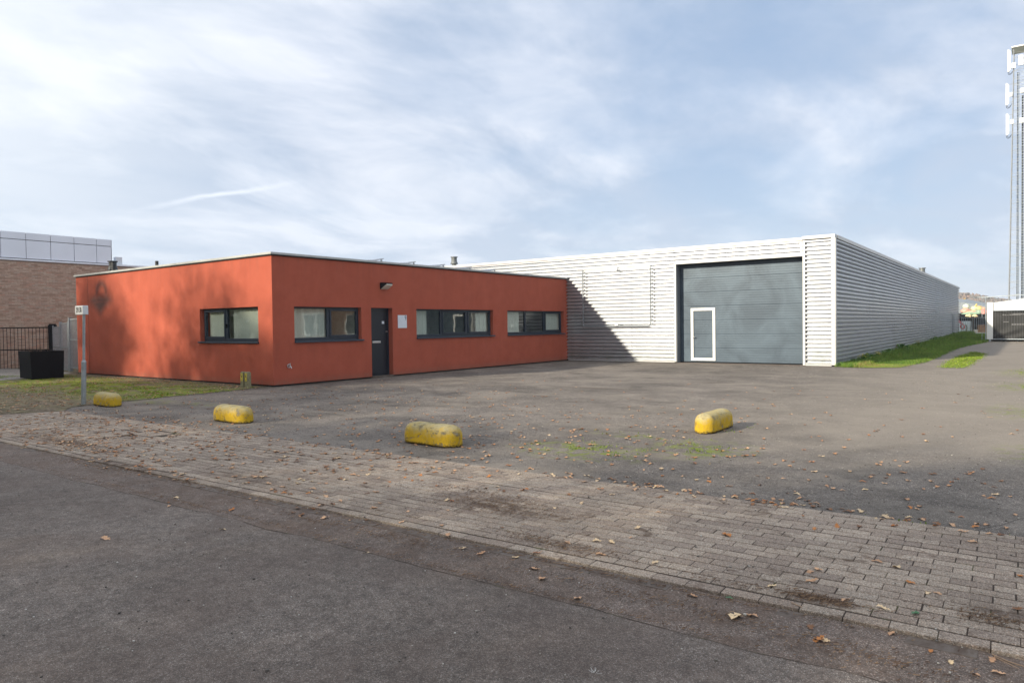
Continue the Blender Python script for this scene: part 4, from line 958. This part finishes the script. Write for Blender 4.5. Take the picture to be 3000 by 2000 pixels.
for i, (nm, c, r, col, lb) in enumerate((
    ('foam_figure', (10.60, 72, 2.78), (.26, .3, .22), (.55, .60, .50), 'pale grey-green rounded block topmost on the left of the heap'),
    ('foam_figure', (10.55, 71.9, 2.35), (.36, .4, .22), (.58, .34, .27), 'salmon pink lump at the left of the heap'),
    ('foam_figure', (11.0, 71.8, 2.18), (.45, .4, .18), (.60, .40, .29), 'orange pink roll in the middle left of the heap'),
    ('foam_figure', (11.05, 71.5, 2.06), (.62, .3, .16), (.26, .38, .27), 'long green roll along the lower edge of the heap'),
    ('foam_figure', (11.25, 72.1, 2.55), (.30, .3, .22), (.55, .56, .36), 'pale yellow green bundle at the top of the heap'),
    ('foam_figure', (11.62, 72.2, 2.56), (.34, .3, .22), (.66, .48, .18), 'bright orange yellow bundle near the top of the heap'),
    ('foam_figure', (11.62, 71.8, 2.22), (.30, .3, .18), (.28, .38, .30), 'dark green knot in the right half of the heap'),
    ('foam_figure', (12.02, 71.8, 2.15), (.26, .3, .30), (.58, .26, .22), 'red lump low at the right of the heap'),
    ('foam_figure', (12.0, 72.0, 2.52), (.20, .2, .14), (.58, .30, .20), 'small red orange lump high at the right'),
    ('foam_figure', (10.85, 71.3, 1.86), (.24, .2, .14), (.72, .60, .38), 'cream lump hanging below the green roll, left'),
    ('foam_figure', (11.35, 71.3, 1.84), (.22, .2, .12), (.72, .55, .34), 'cream lump hanging below the green roll, right'))):
    lump(nm, c, r, col, lb, 'figure', i*3.7, G_)
m = MB(); m.path([(11.26, 72, 2.5), (11.38, 72, 2.86), (11.47, 72, 3.04)], .07, 8); single('foam_horn', m, simple('ochre_foam', (.62, .50, .16), .6), 'ochre arm sticking up out of the heap', 'figure', (11.3, 72, 2.5), G_)
m = MB(); m.box(10.15, 11.12, 69.5, 70.6, .20, 1.34); single('white_crate', m, simple('white_tarp', (.66, .74, .78), .6, 0, .2, 2), 'white tarp covered crate behind the rear fence', 'crate', (10.6, 70, 0), bevel=.03)
m = MB(); m.box(11.67, 12.35, 69.3, 70.0, .27, .96); bx_ = single('perforated_crate', m, simple('brown_board', (.42, .20, .08), .8, 0, .2), 'brown board crate with dark holes behind the rear fence', 'crate', (12, 69.6, 0))
m = MB()
for (x, z) in ((11.8, .82), (12.1, .80), (11.75, .6), (12.15, .55), (11.95, .42), (12.2, .86)): m.tube((x, 69.298, z), (x, 69.285, z), .035, n=8)
part('hole', m, mt['black'], bx_)
m = MB(); m.path([(10.25, 67.2, 1.35), (10.5, 67.2, 1.1), (10.72, 67.2, .98), (10.75, 67.2, .7), (10.55, 67.2, .62), (10.42, 67.2, .85), (10.5, 67.2, 1.02)], .05, 8); m.path([(10.1, 67.2, 1.75), (10.35, 67.2, 1.4), (10.6, 67.2, 1.15)], .035, 8)
single('red_frame', m, simple('faded_red_paint', (.60, .12, .12), .5), 'faded red bent tube frame leaning behind the rear fence', 'frame', (10.5, 67.2, 0))
m = MB(); m.path([(10.8, 67.4, 1.05), (10.95, 67.4, .8), (10.9, 67.4, .45), (10.7, 67.4, .35), (10.6, 67.4, .15)], .06, 8); single('grey_hose', m, simple('grey_green_hose', (.22, .24, .17), .7), 'grey green hose coil beside the red frame', 'hose', (10.8, 67.4, 0))
m = MB(); m.tube((11.32, 68.5, 0), (11.38, 68.5, 1.8), .07, .06, n=10); m.tube((11.15, 68.6, .3), (11.2, 68.6, 1.9), .035, n=8); single('timber_prop', m, mt['bark'], 'brown timber props standing between the two crates', 'timber', (11.3, 68.5, 0))
bn = thing('grey_shed', 'low grey shed with sloping roof behind the heap', 'building', (8, 84, 0))
m = MB(); m.box(-2, 14.2, 84, 92, -.1, 2.2); part('wall', m, simple('shed_wall', (.12, .13, .14), .8), bn)
m = MB(); m.rings([[(-3, 83.5, 2.2), (-3, 93, 2.2), (-3, 93, 3.0), (-3, 88, 4.0), (-3, 83.5, 3.05)], [(9.6, 83.5, 2.2), (9.6, 93, 2.2), (9.6, 93, 2.9), (9.6, 88, 3.9), (9.6, 83.5, 3.45)], [(14.4, 83.5, 2.2), (14.4, 93, 2.2), (14.4, 93, 2.25), (14.4, 88, 2.6), (14.4, 83.5, 2.3)]]); part('roof', m, simple('grey_roof_sheet', (.22, .25, .28), .7), bn)

# lattice mast with antennas
mast = thing('radio_mast', 'tall white lattice telecom mast with panel antennas at the right edge', 'mast', (15.4, 70, 0))
def leg(i, z):   # four legs tapering upwards
    k = 1-.27*(z/26.5); hx, hy = 1.38*k, 1.2*k; sx, sy = ((-1, -1), (1, -1), (1, 1), (-1, 1))[i]; return Vector((15.43+sx*hx, 70+sy*hy, z))
for i in range(4):
    m = MB(); m.tube(leg(i, -.1), leg(i, 26.4), .042, .030, n=8); part('leg', m, mt['mastpaint'], mast)
m = MB(); zs = [.62*k for k in range(43)]
for k in range(42):
    for i in range(4):
        j = (i+1) % 4; m.tube(leg(i, zs[k]), leg(j, zs[k+1] if k % 2 else zs[k]+.02), .013, n=4, caps=False); m.tube(leg(j, zs[k]), leg(i, zs[k+1]), .009, n=4, caps=False)
part('bracing', m, mt['mastpaint'], mast, kind='stuff')
m = MB()
for (x, w, y) in ((14.70, .035, 69.6), (14.80, .02, 69.6), (15.08, .06, 69.5), (15.22, .03, 69.5)): m.box(x-w, x+w, y, y+.06, 0, 24.2 if x < 14.9 else 22)
part('cable_run', m, mt['black'], mast)
m = MB()
for k in range(96): m.box(14.62, 14.90, 69.56, 69.59, .3+k*.25, .33+k*.25); m.box(14.98, 15.34, 69.46, 69.49, .4+k*.25, .43+k*.25)
part('cable_ladder', m, mt['steel'], mast)
m = MB(); m.rings([[(14.25, 68.9, 26.35), (16.6, 68.9, 26.35), (16.6, 71.1, 26.35), (14.25, 71.1, 26.35)], [(14.25, 68.9, 26.45), (16.6, 68.9, 26.45), (16.6, 71.1, 26.45), (14.25, 71.1, 26.45)]]); m.tube((15.4, 70, 26.4), (15.4, 70, 27.6), .03, n=6); part('top_plate', m, mt['white'], mast)
for (x, z0, z1) in ((14.02, 24.25, 26.25), (13.90, 21.2, 23.2), (13.92, 18.45, 20.4)):
    m = MB(); m.box(x-.075, x+.075, 69.0, 69.12, z0, z1); an = part('antenna', m, mt['white'], mast, bevel=.02)
    m = MB(); m.box(x+.11, x+.17, 69.04, 69.10, z0+.1, z1-.1); m.tube((x+.12, 69.07, z1-.12), leg(0, z1-.1), .022, n=6); m.tube((x+.12, 69.07, z0+.25), leg(0, z0+.25), .022, n=6); part('bracket', m, mt['steel'], an)
    m = MB(); m.path([(x-.02, 69.06, z0), (x-.03, 69.06, z0-.2), (x+.08, 69.06, z0-.30), (x+.25, 69.06, z0-.2), (x+.38, 69.1, z0+.1)], .018, 6); m.path([(x+.04, 69.06, z0), (x+.05, 69.06, z0-.15), (x+.15, 69.06, z0-.22), (x+.30, 69.06, z0-.05)], .014, 6); part('cable', m, mt['black'], an)
for (x, z, w, h) in ((14.42, 24.7, .15, .25), (14.95, 25.3, .17, .22), (14.95, 24.85, .18, .24), (14.30, 19.6, .13, .2), (15.02, 19.6, .16, .22), (14.2, 22.1, .12, .18), (15.05, 22.3, .16, .2)):
    m = MB(); m.box(x-w, x+w, 68.85, 69.0, z-h, z+h); part('radio_unit', m, mt['white'], mast, bevel=.015)

# far wooded hills: uneven ridge covered with bare and russet tree crowns
def ridge(x): return 11.2 + 8.3*math.exp(-((x+22)/24)**2) + 1.5*mnoise.noise(Vector((x*.04, 0, 0))) - (max(0, x)*.055 if x < 90 else 5)
m = MB(); NX, NY = 90, 8; g_ = [[(-260+i*7, 430+j*22, -1 if j == 0 else (ridge(-260+i*7)-3.0)*math.sin(min(1, j/5)*math.pi/2)) for i in range(NX)] for j in range(NY)]
for j in range(NY-1):
    for i in range(NX-1): m.quad(g_[j][i], g_[j][i+1], g_[j+1][i+1], g_[j+1][i])
a = Mat('far_hill'); mt['hill'] = a.set(a.mix(a.noise(.06, 6, .7), (.085, .075, .060), (.16, .115, .085)), 1); struct('hills', m, mt['hill'], smooth=True)
a = Mat('far_crowns'); a.set(a.ramp(a.attr('tone'), [(0, (.11, .115, .105)), (.3, (.17, .155, .145)), (.6, (.21, .175, .155)), (.85, (.28, .185, .14)), (1, (.24, .21, .19))]), 1, 0, 0); mt['crowns'] = a.m
bm0 = bmesh.new(); bmesh.ops.create_icosphere(bm0, subdivisions=1, radius=1); iv = [v.co.copy() for v in bm0.verts]; iff = [tuple(v.index for v in f.verts) for f in bm0.faces]; bm0.free()
m = MB()
for k in range(5200):
    x = rnd.uniform(-110, 100); j = rnd.random(); y = 432+j*120; z = (ridge(x)-3.2)*math.sin(min(1, (y-430)/110)*math.pi/2); r_ = rnd.uniform(.8, 1.7); tn = min(1, max(0, rnd.gauss(.5, .24)+.35*mnoise.noise(Vector((x*.05, y*.05, 0)))))
    for q in range(3):
        c = Vector((x+rnd.gauss(0, r_*.5), y+rnd.gauss(0, 1), z+r_*rnd.uniform(.5, 1.5))); s_ = r_*rnd.uniform(.4, .75); i = len(m.v)
        m.v += [tuple(c+Vector((v.x, v.y, v.z*1.25))*s_*rnd.uniform(.7, 1.3)) for v in iv]
        m.f += [tuple(i+t_ for t_ in f) for f in iff]; m.t += [min(1, max(0, tn+rnd.gauss(0, .08)))]*len(iff); m.m += [0]*len(iff)
struct('hill_trees', m, mt['crowns'], kind='stuff', label='far wood of bare and russet trees on the hills', tone=True)

nb_ = thing('neighbour_building', 'brown brick building with white framed windows right of the yard, mirrored in the glass', 'building', (30, 14, 0))
m = MB(); m.box(30, 44, 14, 60, -.1, 3.7); part('wall', m, mt['brick_wallfar'], nb_)
m = MB(); m.box(29.9, 44.1, 13.9, 60.1, 3.7, 3.85); part('coping', m, mt['coping'], nb_)
for k in range(10):
    y = 15.5+k*4.2; m = MB(); m.box(29.93, 30.02, y, y+2.4, .9, 2.7); w = part('window', m, mt['white'], nb_)
    m = MB(); m.box(29.92, 29.935, y+.1, y+1.13, 1.0, 2.6); m.box(29.92, 29.935, y+1.27, y+2.3, 1.0, 2.6); part('pane', m, mt['door'], w)
# air
m = MB(); m.box(-700, 700, -320, 720, -1.2, 29.5); hz_ = bpy.data.materials.new('haze_air'); hz_.use_nodes = True; ht = hz_.node_tree; ht.nodes.clear()
ho = ht.nodes.new('ShaderNodeOutputMaterial'); hv = ht.nodes.new('ShaderNodeVolumePrincipled'); hv.inputs['Color'].default_value = (.90, .94, 1, 1); hv.inputs['Density'].default_value = .00055; hv.inputs['Anisotropy'].default_value = .2
ht.links.new(hv.outputs[0], ho.inputs['Volume']); struct('haze', m, hz_, kind='stuff', label='thin autumn haze')
# ------------------------------------------------------------------ trees
def crown(m, c, rad, n, clumps, leaf, seed, fill=.5, flat=.75):
    r_ = random.Random(seed); cl = []
    for k in range(clumps):
        while True:
            p = Vector((r_.uniform(-1, 1), r_.uniform(-1, 1), r_.uniform(-1, 1)))
            if p.length < 1 and p.length > fill*r_.random(): break
        cl.append((Vector((c[0]+p.x*rad[0], c[1]+p.y*rad[1], c[2]+p.z*rad[2])), r_.uniform(.5, 1.15)*min(rad)*.30, r_.random()))
    for k in range(n):
        q, s_, tn = cl[r_.randrange(clumps)]
        p = q+Vector((r_.gauss(0, 1)*s_, r_.gauss(0, 1)*s_, r_.gauss(0, 1)*s_*flat))
        u = Vector((r_.gauss(0, 1), r_.gauss(0, 1), r_.gauss(0, 1))).normalized(); v = u.orthogonal().normalized(); v.rotate(Matrix.Rotation(r_.uniform(0, 6.28), 3, u)); l = leaf*r_.uniform(.6, 1.3); w_ = u.cross(v)
        m.quad(p-w_*l, p-v*l*.6, p+w_*l, p+v*l*.6, tone=min(1, max(0, tn*.7+r_.random()*.3)))
    return cl
TREEPOS = iter(['leftmost', 'second', 'third', 'fourth', 'fifth', 'sixth', 'seventh', 'eighth', 'ninth', 'tenth', 'rightmost'])
def tree(name, x, y, h, rad, zc, n, clumps, label, seed, mat, leaf=.085, trunk=.20, group=None):
    t = thing(name, label, 'tree', (x, y, 0), group); m = MB(); cl = crown(m, (x, y, zc), rad, n, clumps, leaf, seed)
    w_ = MB(); r_ = random.Random(seed+1); top = zc+rad[2]*.55; p = Vector((x, y, -.1)); segs = [p]
    for k in range(1, 7): segs.append(Vector((x+r_.gauss(0, .08)*k, y+r_.gauss(0, .08)*k, -.1+(top+.1)*k/6)))
    for k in range(6): w_.tube(segs[k], segs[k+1], trunk*(1-k/7), trunk*(1-(k+1)/7), n=9, caps=False)
    lm = MB()
    for q, s_, tn in cl:
        b = segs[min(5, max(1, int((q.z-1.2)/top*6)))]; mid = (b+q)/2+Vector((r_.gauss(0, .15), r_.gauss(0, .15), -.15))
        lm.tube(b, mid, trunk*.26, trunk*.16, n=5, caps=False); lm.tube(mid, q, trunk*.16, trunk*.05, n=5, caps=False)
    part('trunk', w_, mt['bark'], t); part('limbs', lm, mt['bark'], t); part('crown', m, mat, t, tone=True)
    return t
# the row on the far side of the street, behind the camera, whose shade lies on road and wall
tl = 'street tree behind the viewer whose shade falls on the yard'
SH = [(-40, -19, (4, 3, 4), 6.4, 9000, 50), (-49, -20, (4, 3, 4), 6.4, 9000, 50), (-58, -19, (4, 3, 4), 6.4, 9000, 50),  # x, y, h, rad, zc, n, clumps
    (-30, -19, (3.4, 3.0, 3.6), 6.6, 9000, 60), (-23, -20, (3.2, 3.0, 4.2), 7.2, 9500, 58), (-18.0, -19, (2.9, 2.8, 4.3), 7.5, 9800, 60),
    (-10.0, -19.6, (3.5, 2.8, 4.3), 6.9, 11200, 70), (-3.6, -19, (3.1, 2.9, 3.2), 5.4, 9500, 56), (2.8, -19.4, (3.2, 2.9, 2.7), 4.3, 9500, 56), (9.4, -19.2, (3.3, 2.9, 2.6), 4.2, 9500, 56), (16, -19.6, (3.3, 3, 2.7), 4.3, 8500, 50)]
for i, (x, y, rad, zc, n, cl) in enumerate(SH):
    tree('street_tree', x, y, 9, rad, zc, n, cl, '%s autumn tree of the row across the street behind the viewer' % next(TREEPOS), 100+i, mt['oakleaf'], .12, .2, 'street trees behind the viewer')
# clipped hedge under them
m = MB(); r_ = random.Random(5)
for k in range(42000):
    x = r_.uniform(-66, 24); y = -21.6+r_.gauss(0, .45); z = r_.random()**.8*3.4; u = Vector((r_.gauss(0, 1), r_.gauss(0, 1), r_.gauss(0, 1))).normalized(); v = u.orthogonal().normalized(); w_ = u.cross(v); l = .13*r_.uniform(.7, 1.3)
    m.quad(Vector((x, y, z))-w_*l, Vector((x, y, z))-v*l*.7, Vector((x, y, z))+w_*l, Vector((x, y, z))+v*l*.7, tone=r_.random())
o = struct('hedge', m, mt['hedgeleaf'], kind='stuff', label='dense dark hedge across the street behind the viewer', tone=True)
# one small yellow poplar far off between hall and gate
t = thing('autumn_tree', 'small bright orange yellow tree beyond the heap', 'tree', (5.6, 150, 0)); m = MB(); crown(m, (5.45, 150, 4.3), (.42, .4, 1.2), 700, 16, .12, 55); crown(m, (5.95, 150, 3.9), (.3, .3, .7), 260, 8, .12, 56)
a = Mat('yellow_foliage'); mt['yl'] = a.set(a.mix(a.noise(2, 4), (.50, .27, .02), (.70, .44, .04)), .8); part('crown', m, mt['yl'], t)
m = MB(); m.tube((5.5, 150, -.1), (5.45, 150, 4), .12, .05, n=8); part('trunk', m, mt['bark'], t)

# ------------------------------------------------------------------ fallen leaves and debris
def oak_outline():
    L_ = [(0, 0), (.10, .05), (.16, .17), (.26, .10), (.36, .27), (.46, .14), (.58, .29), (.68, .14), (.80, .20), (.88, .07), (1, 0)]
    return L_
def oak_leaf(seed, fold=.3):
    r_ = random.Random(seed); o = oak_outline(); m = MB(); b1, b2 = r_.uniform(-.15, .35), r_.uniform(.08, .40)
    def P(x, y):
        z = .05+b1*(x-.5)**2*1.2+b2*abs(y)*1.1+.05*math.sin(x*9+seed)
        return (x-.5, y, max(.02, z))
    for sd in (1, -1):
        oo = [(x, y*sd*r_.uniform(.85, 1.15)) for x, y in o]
        for (x0, y0), (x1, y1) in zip(oo, oo[1:]):
            if y0 == 0 and y1 == 0: continue
            m.quad(P(x0, 0), P(x1, 0), P(x1, y1), P(x0, y0))
    m.quad(P(-.22, .012), P(0, .015), P(0, -.015), P(-.22, -.012))
    return m
LM = []
for i in range(6):
    me = oak_leaf(i*11+3).mesh('oak_leaf'); LM.append(me)
LV = {}
for i, me in enumerate(LM):
    for k in range(4):
        c = me.copy(); c.name = 'oak_leaf'; c.materials.append(mt['leaf%d' % k]); LV[(i, k)] = c
COLN = ['light tan', 'rusty orange', 'pale straw', 'dark brown']
def put_leaf(x, y, z, size, kind=None, shape=None, label=None, where='asphalt', group=None, detail=False):
    kind = kind if kind is not None else rnd.choices([0, 1, 2, 3], [48, 20, 17, 15])[0]
    shape = shape if shape is not None else rnd.randrange(6)
    o = link('oak_leaf', LV[(shape, kind)], None, (x, y, z)); o.scale = (size,)*3
    o.rotation_euler = (rnd.gauss(0, .12), rnd.gauss(0, .12), rnd.uniform(0, 6.28))
    if detail:
        v = Vector((x, y))-camxy; px_ = math.tan(math.atan2(v.x, v.y)-YAW); col = 'far left' if px_ < -.45 else 'left of middle' if px_ < -.15 else 'middle' if px_ < .15 else 'right of middle' if px_ < .45 else 'far right'
        t_ = -(x-PV[0])*sT+(y-PV[1])*cT
        row = ('close to the kerb' if t_ < .7 else 'halfway across' if t_ < 1.45 else 'close to the yard') if where == 'grey paving' else ('near the paving' if t_ < 2.7 else 'a step off the paving' if t_ < 3.7 else 'well off the paving') if where == 'yard asphalt' else ''
        sz = 'large' if size > .085 else 'small' if size < .068 else 'middling'
        label = '%s %s leaf on the %s %s, %s' % (sz, COLN[kind], where, row, col); label = label.replace(' ,', ',')
    o['label'] = label or '%s fallen oak leaf on the %s' % (COLN[kind], where); o['category'] = 'leaf'; o['group'] = group or 'fallen oak leaves on the %s' % where
    return o
def zone(x, y):
    s_ = (x-PV[0])*cT+(y-PV[1])*sT; t_ = -(x-PV[0])*sT+(y-PV[1])*cT
    if t_ < -.585: return 'road', -.009
    if t_ < 0: return 'road edge', -.013
    if t_ < 2.15: return 'grey paving', .003
    return 'yard asphalt', .002
def visible(x, y):
    v = Vector((x, y))-camxy; an = math.atan2(v.x, v.y)-YAW; return abs(an) < R(36.5)
spots = []
def scatter(n, fx, fy):
    c = 0
    while c < n:
        x, y = fx(), fy()
        if y > -.1 and x < .1: continue
        if not visible(x, y) or (.3 < x < 1.2 and -4.6 < y < -4.2): continue
        spots.append((x, y)); c += 1
edge_y = lambda x: -4.98+.0235*(x-15.8)
scatter(150, lambda: rnd.uniform(1, 16), lambda: rnd.uniform(-7.1, -5.0))              # paving
scatter(150, lambda: rnd.uniform(8, 16), lambda: rnd.uniform(-5.0, -2.4))              # yard front right
for k in range(95):                                                                   # drift along the paving edge
    x = rnd.uniform(1, 16) if k < 50 else rnd.gauss(13.6, .9); spots.append((x, edge_y(x)+rnd.gauss(.0, .10)))
for k in range(150): spots.append((rnd.gauss(4.2, 1.8), rnd.gauss(-6.7, .35)))
for k in range(50): spots.append((rnd.gauss(5.2, 1.2), rnd.gauss(-4.95, .22)))
scatter(7, lambda: rnd.uniform(6, 14), lambda: rnd.uniform(-8.2, -7.4))
scatter(60, lambda: rnd.uniform(4, 15.8), lambda: rnd.gauss(-7.3, .09))
for q_ in ((6.4, -6.95), (9.8, -5.25), (12.6, -5.02), (14.2, -4.98), (3.2, -5.6), (8.2, -7.2)):
    for k in range(16): spots.append((q_[0]+rnd.gauss(0, .35), q_[1]+rnd.gauss(0, .08)))
scatter(420, lambda: rnd.uniform(.5, 16), lambda: -5+abs(rnd.gauss(0, 1))*5)           # yard
scatter(950, lambda: rnd.uniform(-9, .3), lambda: rnd.uniform(-6.5, -.3))              # verge
scatter(420, lambda: rnd.uniform(1, 11), lambda: rnd.uniform(-7.1, -5.0))
scatter(260, lambda: rnd.uniform(1, 12), lambda: rnd.gauss(-2.5, 2.0))
spots = [(x, y) for x, y in spots if visible(x, y) and not (x < .05 and y > -.08) and not (y > 14.2 and x < 10.6)]
spots.sort(key=lambda p: (Vector(p)-camxy).length)
special = [
    (14.60, -7.42, .13, 2, 'large pale yellow fallen leaf lying on the road edge'), (14.09, -6.10, .11, 1, 'curled rust orange leaf standing out on the paving'), (10.355, -8.67, .10, 0, 'lone tan oak leaf on the open road'),
    (13.46, -7.53, .09, 0, 'tan leaf on the road edge halfway along the kerb'), (12.08, -5.78, .12, 1, 'orange leaf pair beside the dirt patch on the paving')]
for (x, y, s_, k, lb) in special:
    w_, z = zone(x, y); put_leaf(x, y, z, s_, k, 1, lb, w_)
lit = MB()
for i, (x, y) in enumerate(spots):
    w_, z = zone(x, y)
    if x < .3 and y < -.1: z = .014; w_ = 'mossy verge'
    if i < 285: put_leaf(x, y, z, rnd.uniform(.045, .085), where=w_, detail=True)
    else:
        q = oak_leaf(i % 9); sc = rnd.uniform(.055, .095); an = rnd.uniform(0, 6.28); ca, sa = math.cos(an)*sc, math.sin(an)*sc; j = len(lit.v)
        lit.v += [(x+p[0]*ca-p[1]*sa, y+p[0]*sa+p[1]*ca, z+p[2]*sc) for p in q.v]; tn = rnd.random()
        lit.f += [tuple(j+k for k in f) for f in q.f]; lit.t += [tn]*len(q.f); lit.m += [0]*len(q.f)
struct('leaf_litter', lit, mt['litter'], kind='stuff', label='fallen oak leaves farther off on yard and verge', tone=True)
# needles, seeds and crumbs gathered in patches
nd = MB()
for (x, y, rx, ry, n) in ((12.2, -6.35, .7, .3, 900), (11.7, -6.05, .5, .12, 200), (13.2, -6.95, .55, .10, 420), (14.9, -6.96, .20, .07, 500), (14.6, -7.0, .5, .05, 150), (15.7, -6.75, .22, .10, 400), (9, -7.33, 3.2, .05, 700), (13.8, -7.24, 1.8, .02, 500), (14.2, -7.45, .9, .10, 420), (11.8, -7.45, 1.4, .1, 420), (5.2, -6.9, 1.4, .2, 700), (7.2, -7.45, .9, .1, 300), (15.2, -7.5, .5, .12, 350), (10.2, -7.75, 3.4, .03, 420), (13.6, -7.72, 1.6, .02, 300)):
    for k in range(n):
        px, py = x+rnd.gauss(0, rx*.5), y+rnd.gauss(0, ry*.5)+(x*0)+((px_ := 0))
        if rx > .8: py += (px-x)*TH
        w_, z = zone(px, py); an = rnd.uniform(0, 3.14); l = rnd.uniform(.006, .030); w = rnd.uniform(.0008, .0022)
        dx_, dy_ = math.cos(an)*l/2, math.sin(an)*l/2; ex, ey = -math.sin(an)*w, math.cos(an)*w; zz_ = z+rnd.uniform(.001, .008)
        nd.quad((px-dx_-ex, py-dy_-ey, zz_), (px+dx_-ex, py+dy_-ey, zz_+.002), (px+dx_+ex, py+dy_+ey, zz_+.004), (px-dx_+ex, py-dy_+ey, zz_+.002), tone=rnd.random())
struct('needle_litter', nd, mt['needles'], kind='stuff', label='brown needles and crumbs gathered along kerb and joints', tone=True)
tw = simple('dry_twig', (.34, .24, .17), .8)
m = MB(); m.path([(15.166, -7.539, -.022), (15.215, -7.580, -.018), (15.266, -7.629, -.022)], .0032, 6); single('twig', m, tw, 'thin straight twig on the road below the kerb', 'twig', (15.2, -7.58, -.02))
m = MB(); m.path([(15.70, -7.165, -.010), (15.76, -7.20, -.012), (15.84, -7.215, -.016)], .003, 6); m.path([(15.71, -7.185, -.012), (15.80, -7.245, -.016)], .0025, 6); single('twig', m, tw, 'pair of crossed twigs on the kerb at the right edge', 'twig', (15.75, -7.19, -.01))
m = MB(); m.path([(14.80, -7.10, .006), (14.86, -7.135, .006)], .003, 6); single('twig', m, tw, 'short pale twig on the kerb row near a tan leaf', 'twig', (14.8, -7.1, 0))
m = MB(); u_ = oak_leaf(31)
for f in u_.f: pass
gl_ = simple('green_leaf', (.06, .16, .07), .6)
me = LM[2].copy(); me.name = 'green_leaf'; me.materials.append(gl_); o = link('green_leaf', me, None, (15.36, -6.89, .003)); o.scale = (.07,)*3; o.rotation_euler = (0, .1, 1.2); o['label'] = 'small green leaf on the paving near the right edge'; o['category'] = 'leaf'
me = LM[4].copy(); me.name = 'green_leaf'; me.materials.append(gl_); o = link('green_leaf', me, None, (14.49, -7.19, -.01)); o.scale = (.05,)*3; o.rotation_euler = (0, .1, .2); o['label'] = 'small green leaf on the gutter tiles below the kerb'; o['category'] = 'leaf'
m = MB()
for k in range(14):
    m.tube((14.294, -8.351, -.018), (14.294+rnd.gauss(0, .016), -8.351+rnd.gauss(0, .016), -.018+rnd.uniform(.005, .03)), .0012, .0004, n=4)
single('feather', m, mt['white'], 'tiny white fluff on the dark road at the bottom edge', 'feather', (14.294, -8.351, -.02))
# loose grit on the asphalt
gr = MB()
for k in range(2600):
    x = rnd.uniform(5, 16); y = rnd.uniform(-9.8, -1.5)
    if not visible(x, y): continue
    w_, z = zone(x, y); r_ = rnd.uniform(.0015, .0045)*(1 if rnd.random() < .9 else 1.7); gr.box(x-r_, x+r_, y-r_*.8, y+r_*.8, z, z+r_*1.1, rot=rnd.uniform(0, 3), tone=rnd.random())
for k in range(5200):
    x = rnd.uniform(.3, 16); y = -4.9+rnd.random()**1.3*18
    if not visible(x, y) or (x > 10.4 and y > 13.5) or y > 14.2: continue
    r_ = rnd.uniform(.0025, .006)*(1+max(0, y)*.04); gr.box(x-r_, x+r_, y-r_*.8, y+r_*.8, 0, r_*.7, rot=rnd.uniform(0, 3), tone=rnd.uniform(.3, .85) if rnd.random() < .7 else 0)
a = Mat('grit'); struct('grit', gr, a.set(a.ramp(a.attr('tone'), [(0, (.05, .045, .04)), (.5, (.20, .18, .16)), (.85, (.42, .39, .35)), (1, (.6, .58, .54))]), .9), kind='stuff', label='loose grit on road and yard', tone=True)
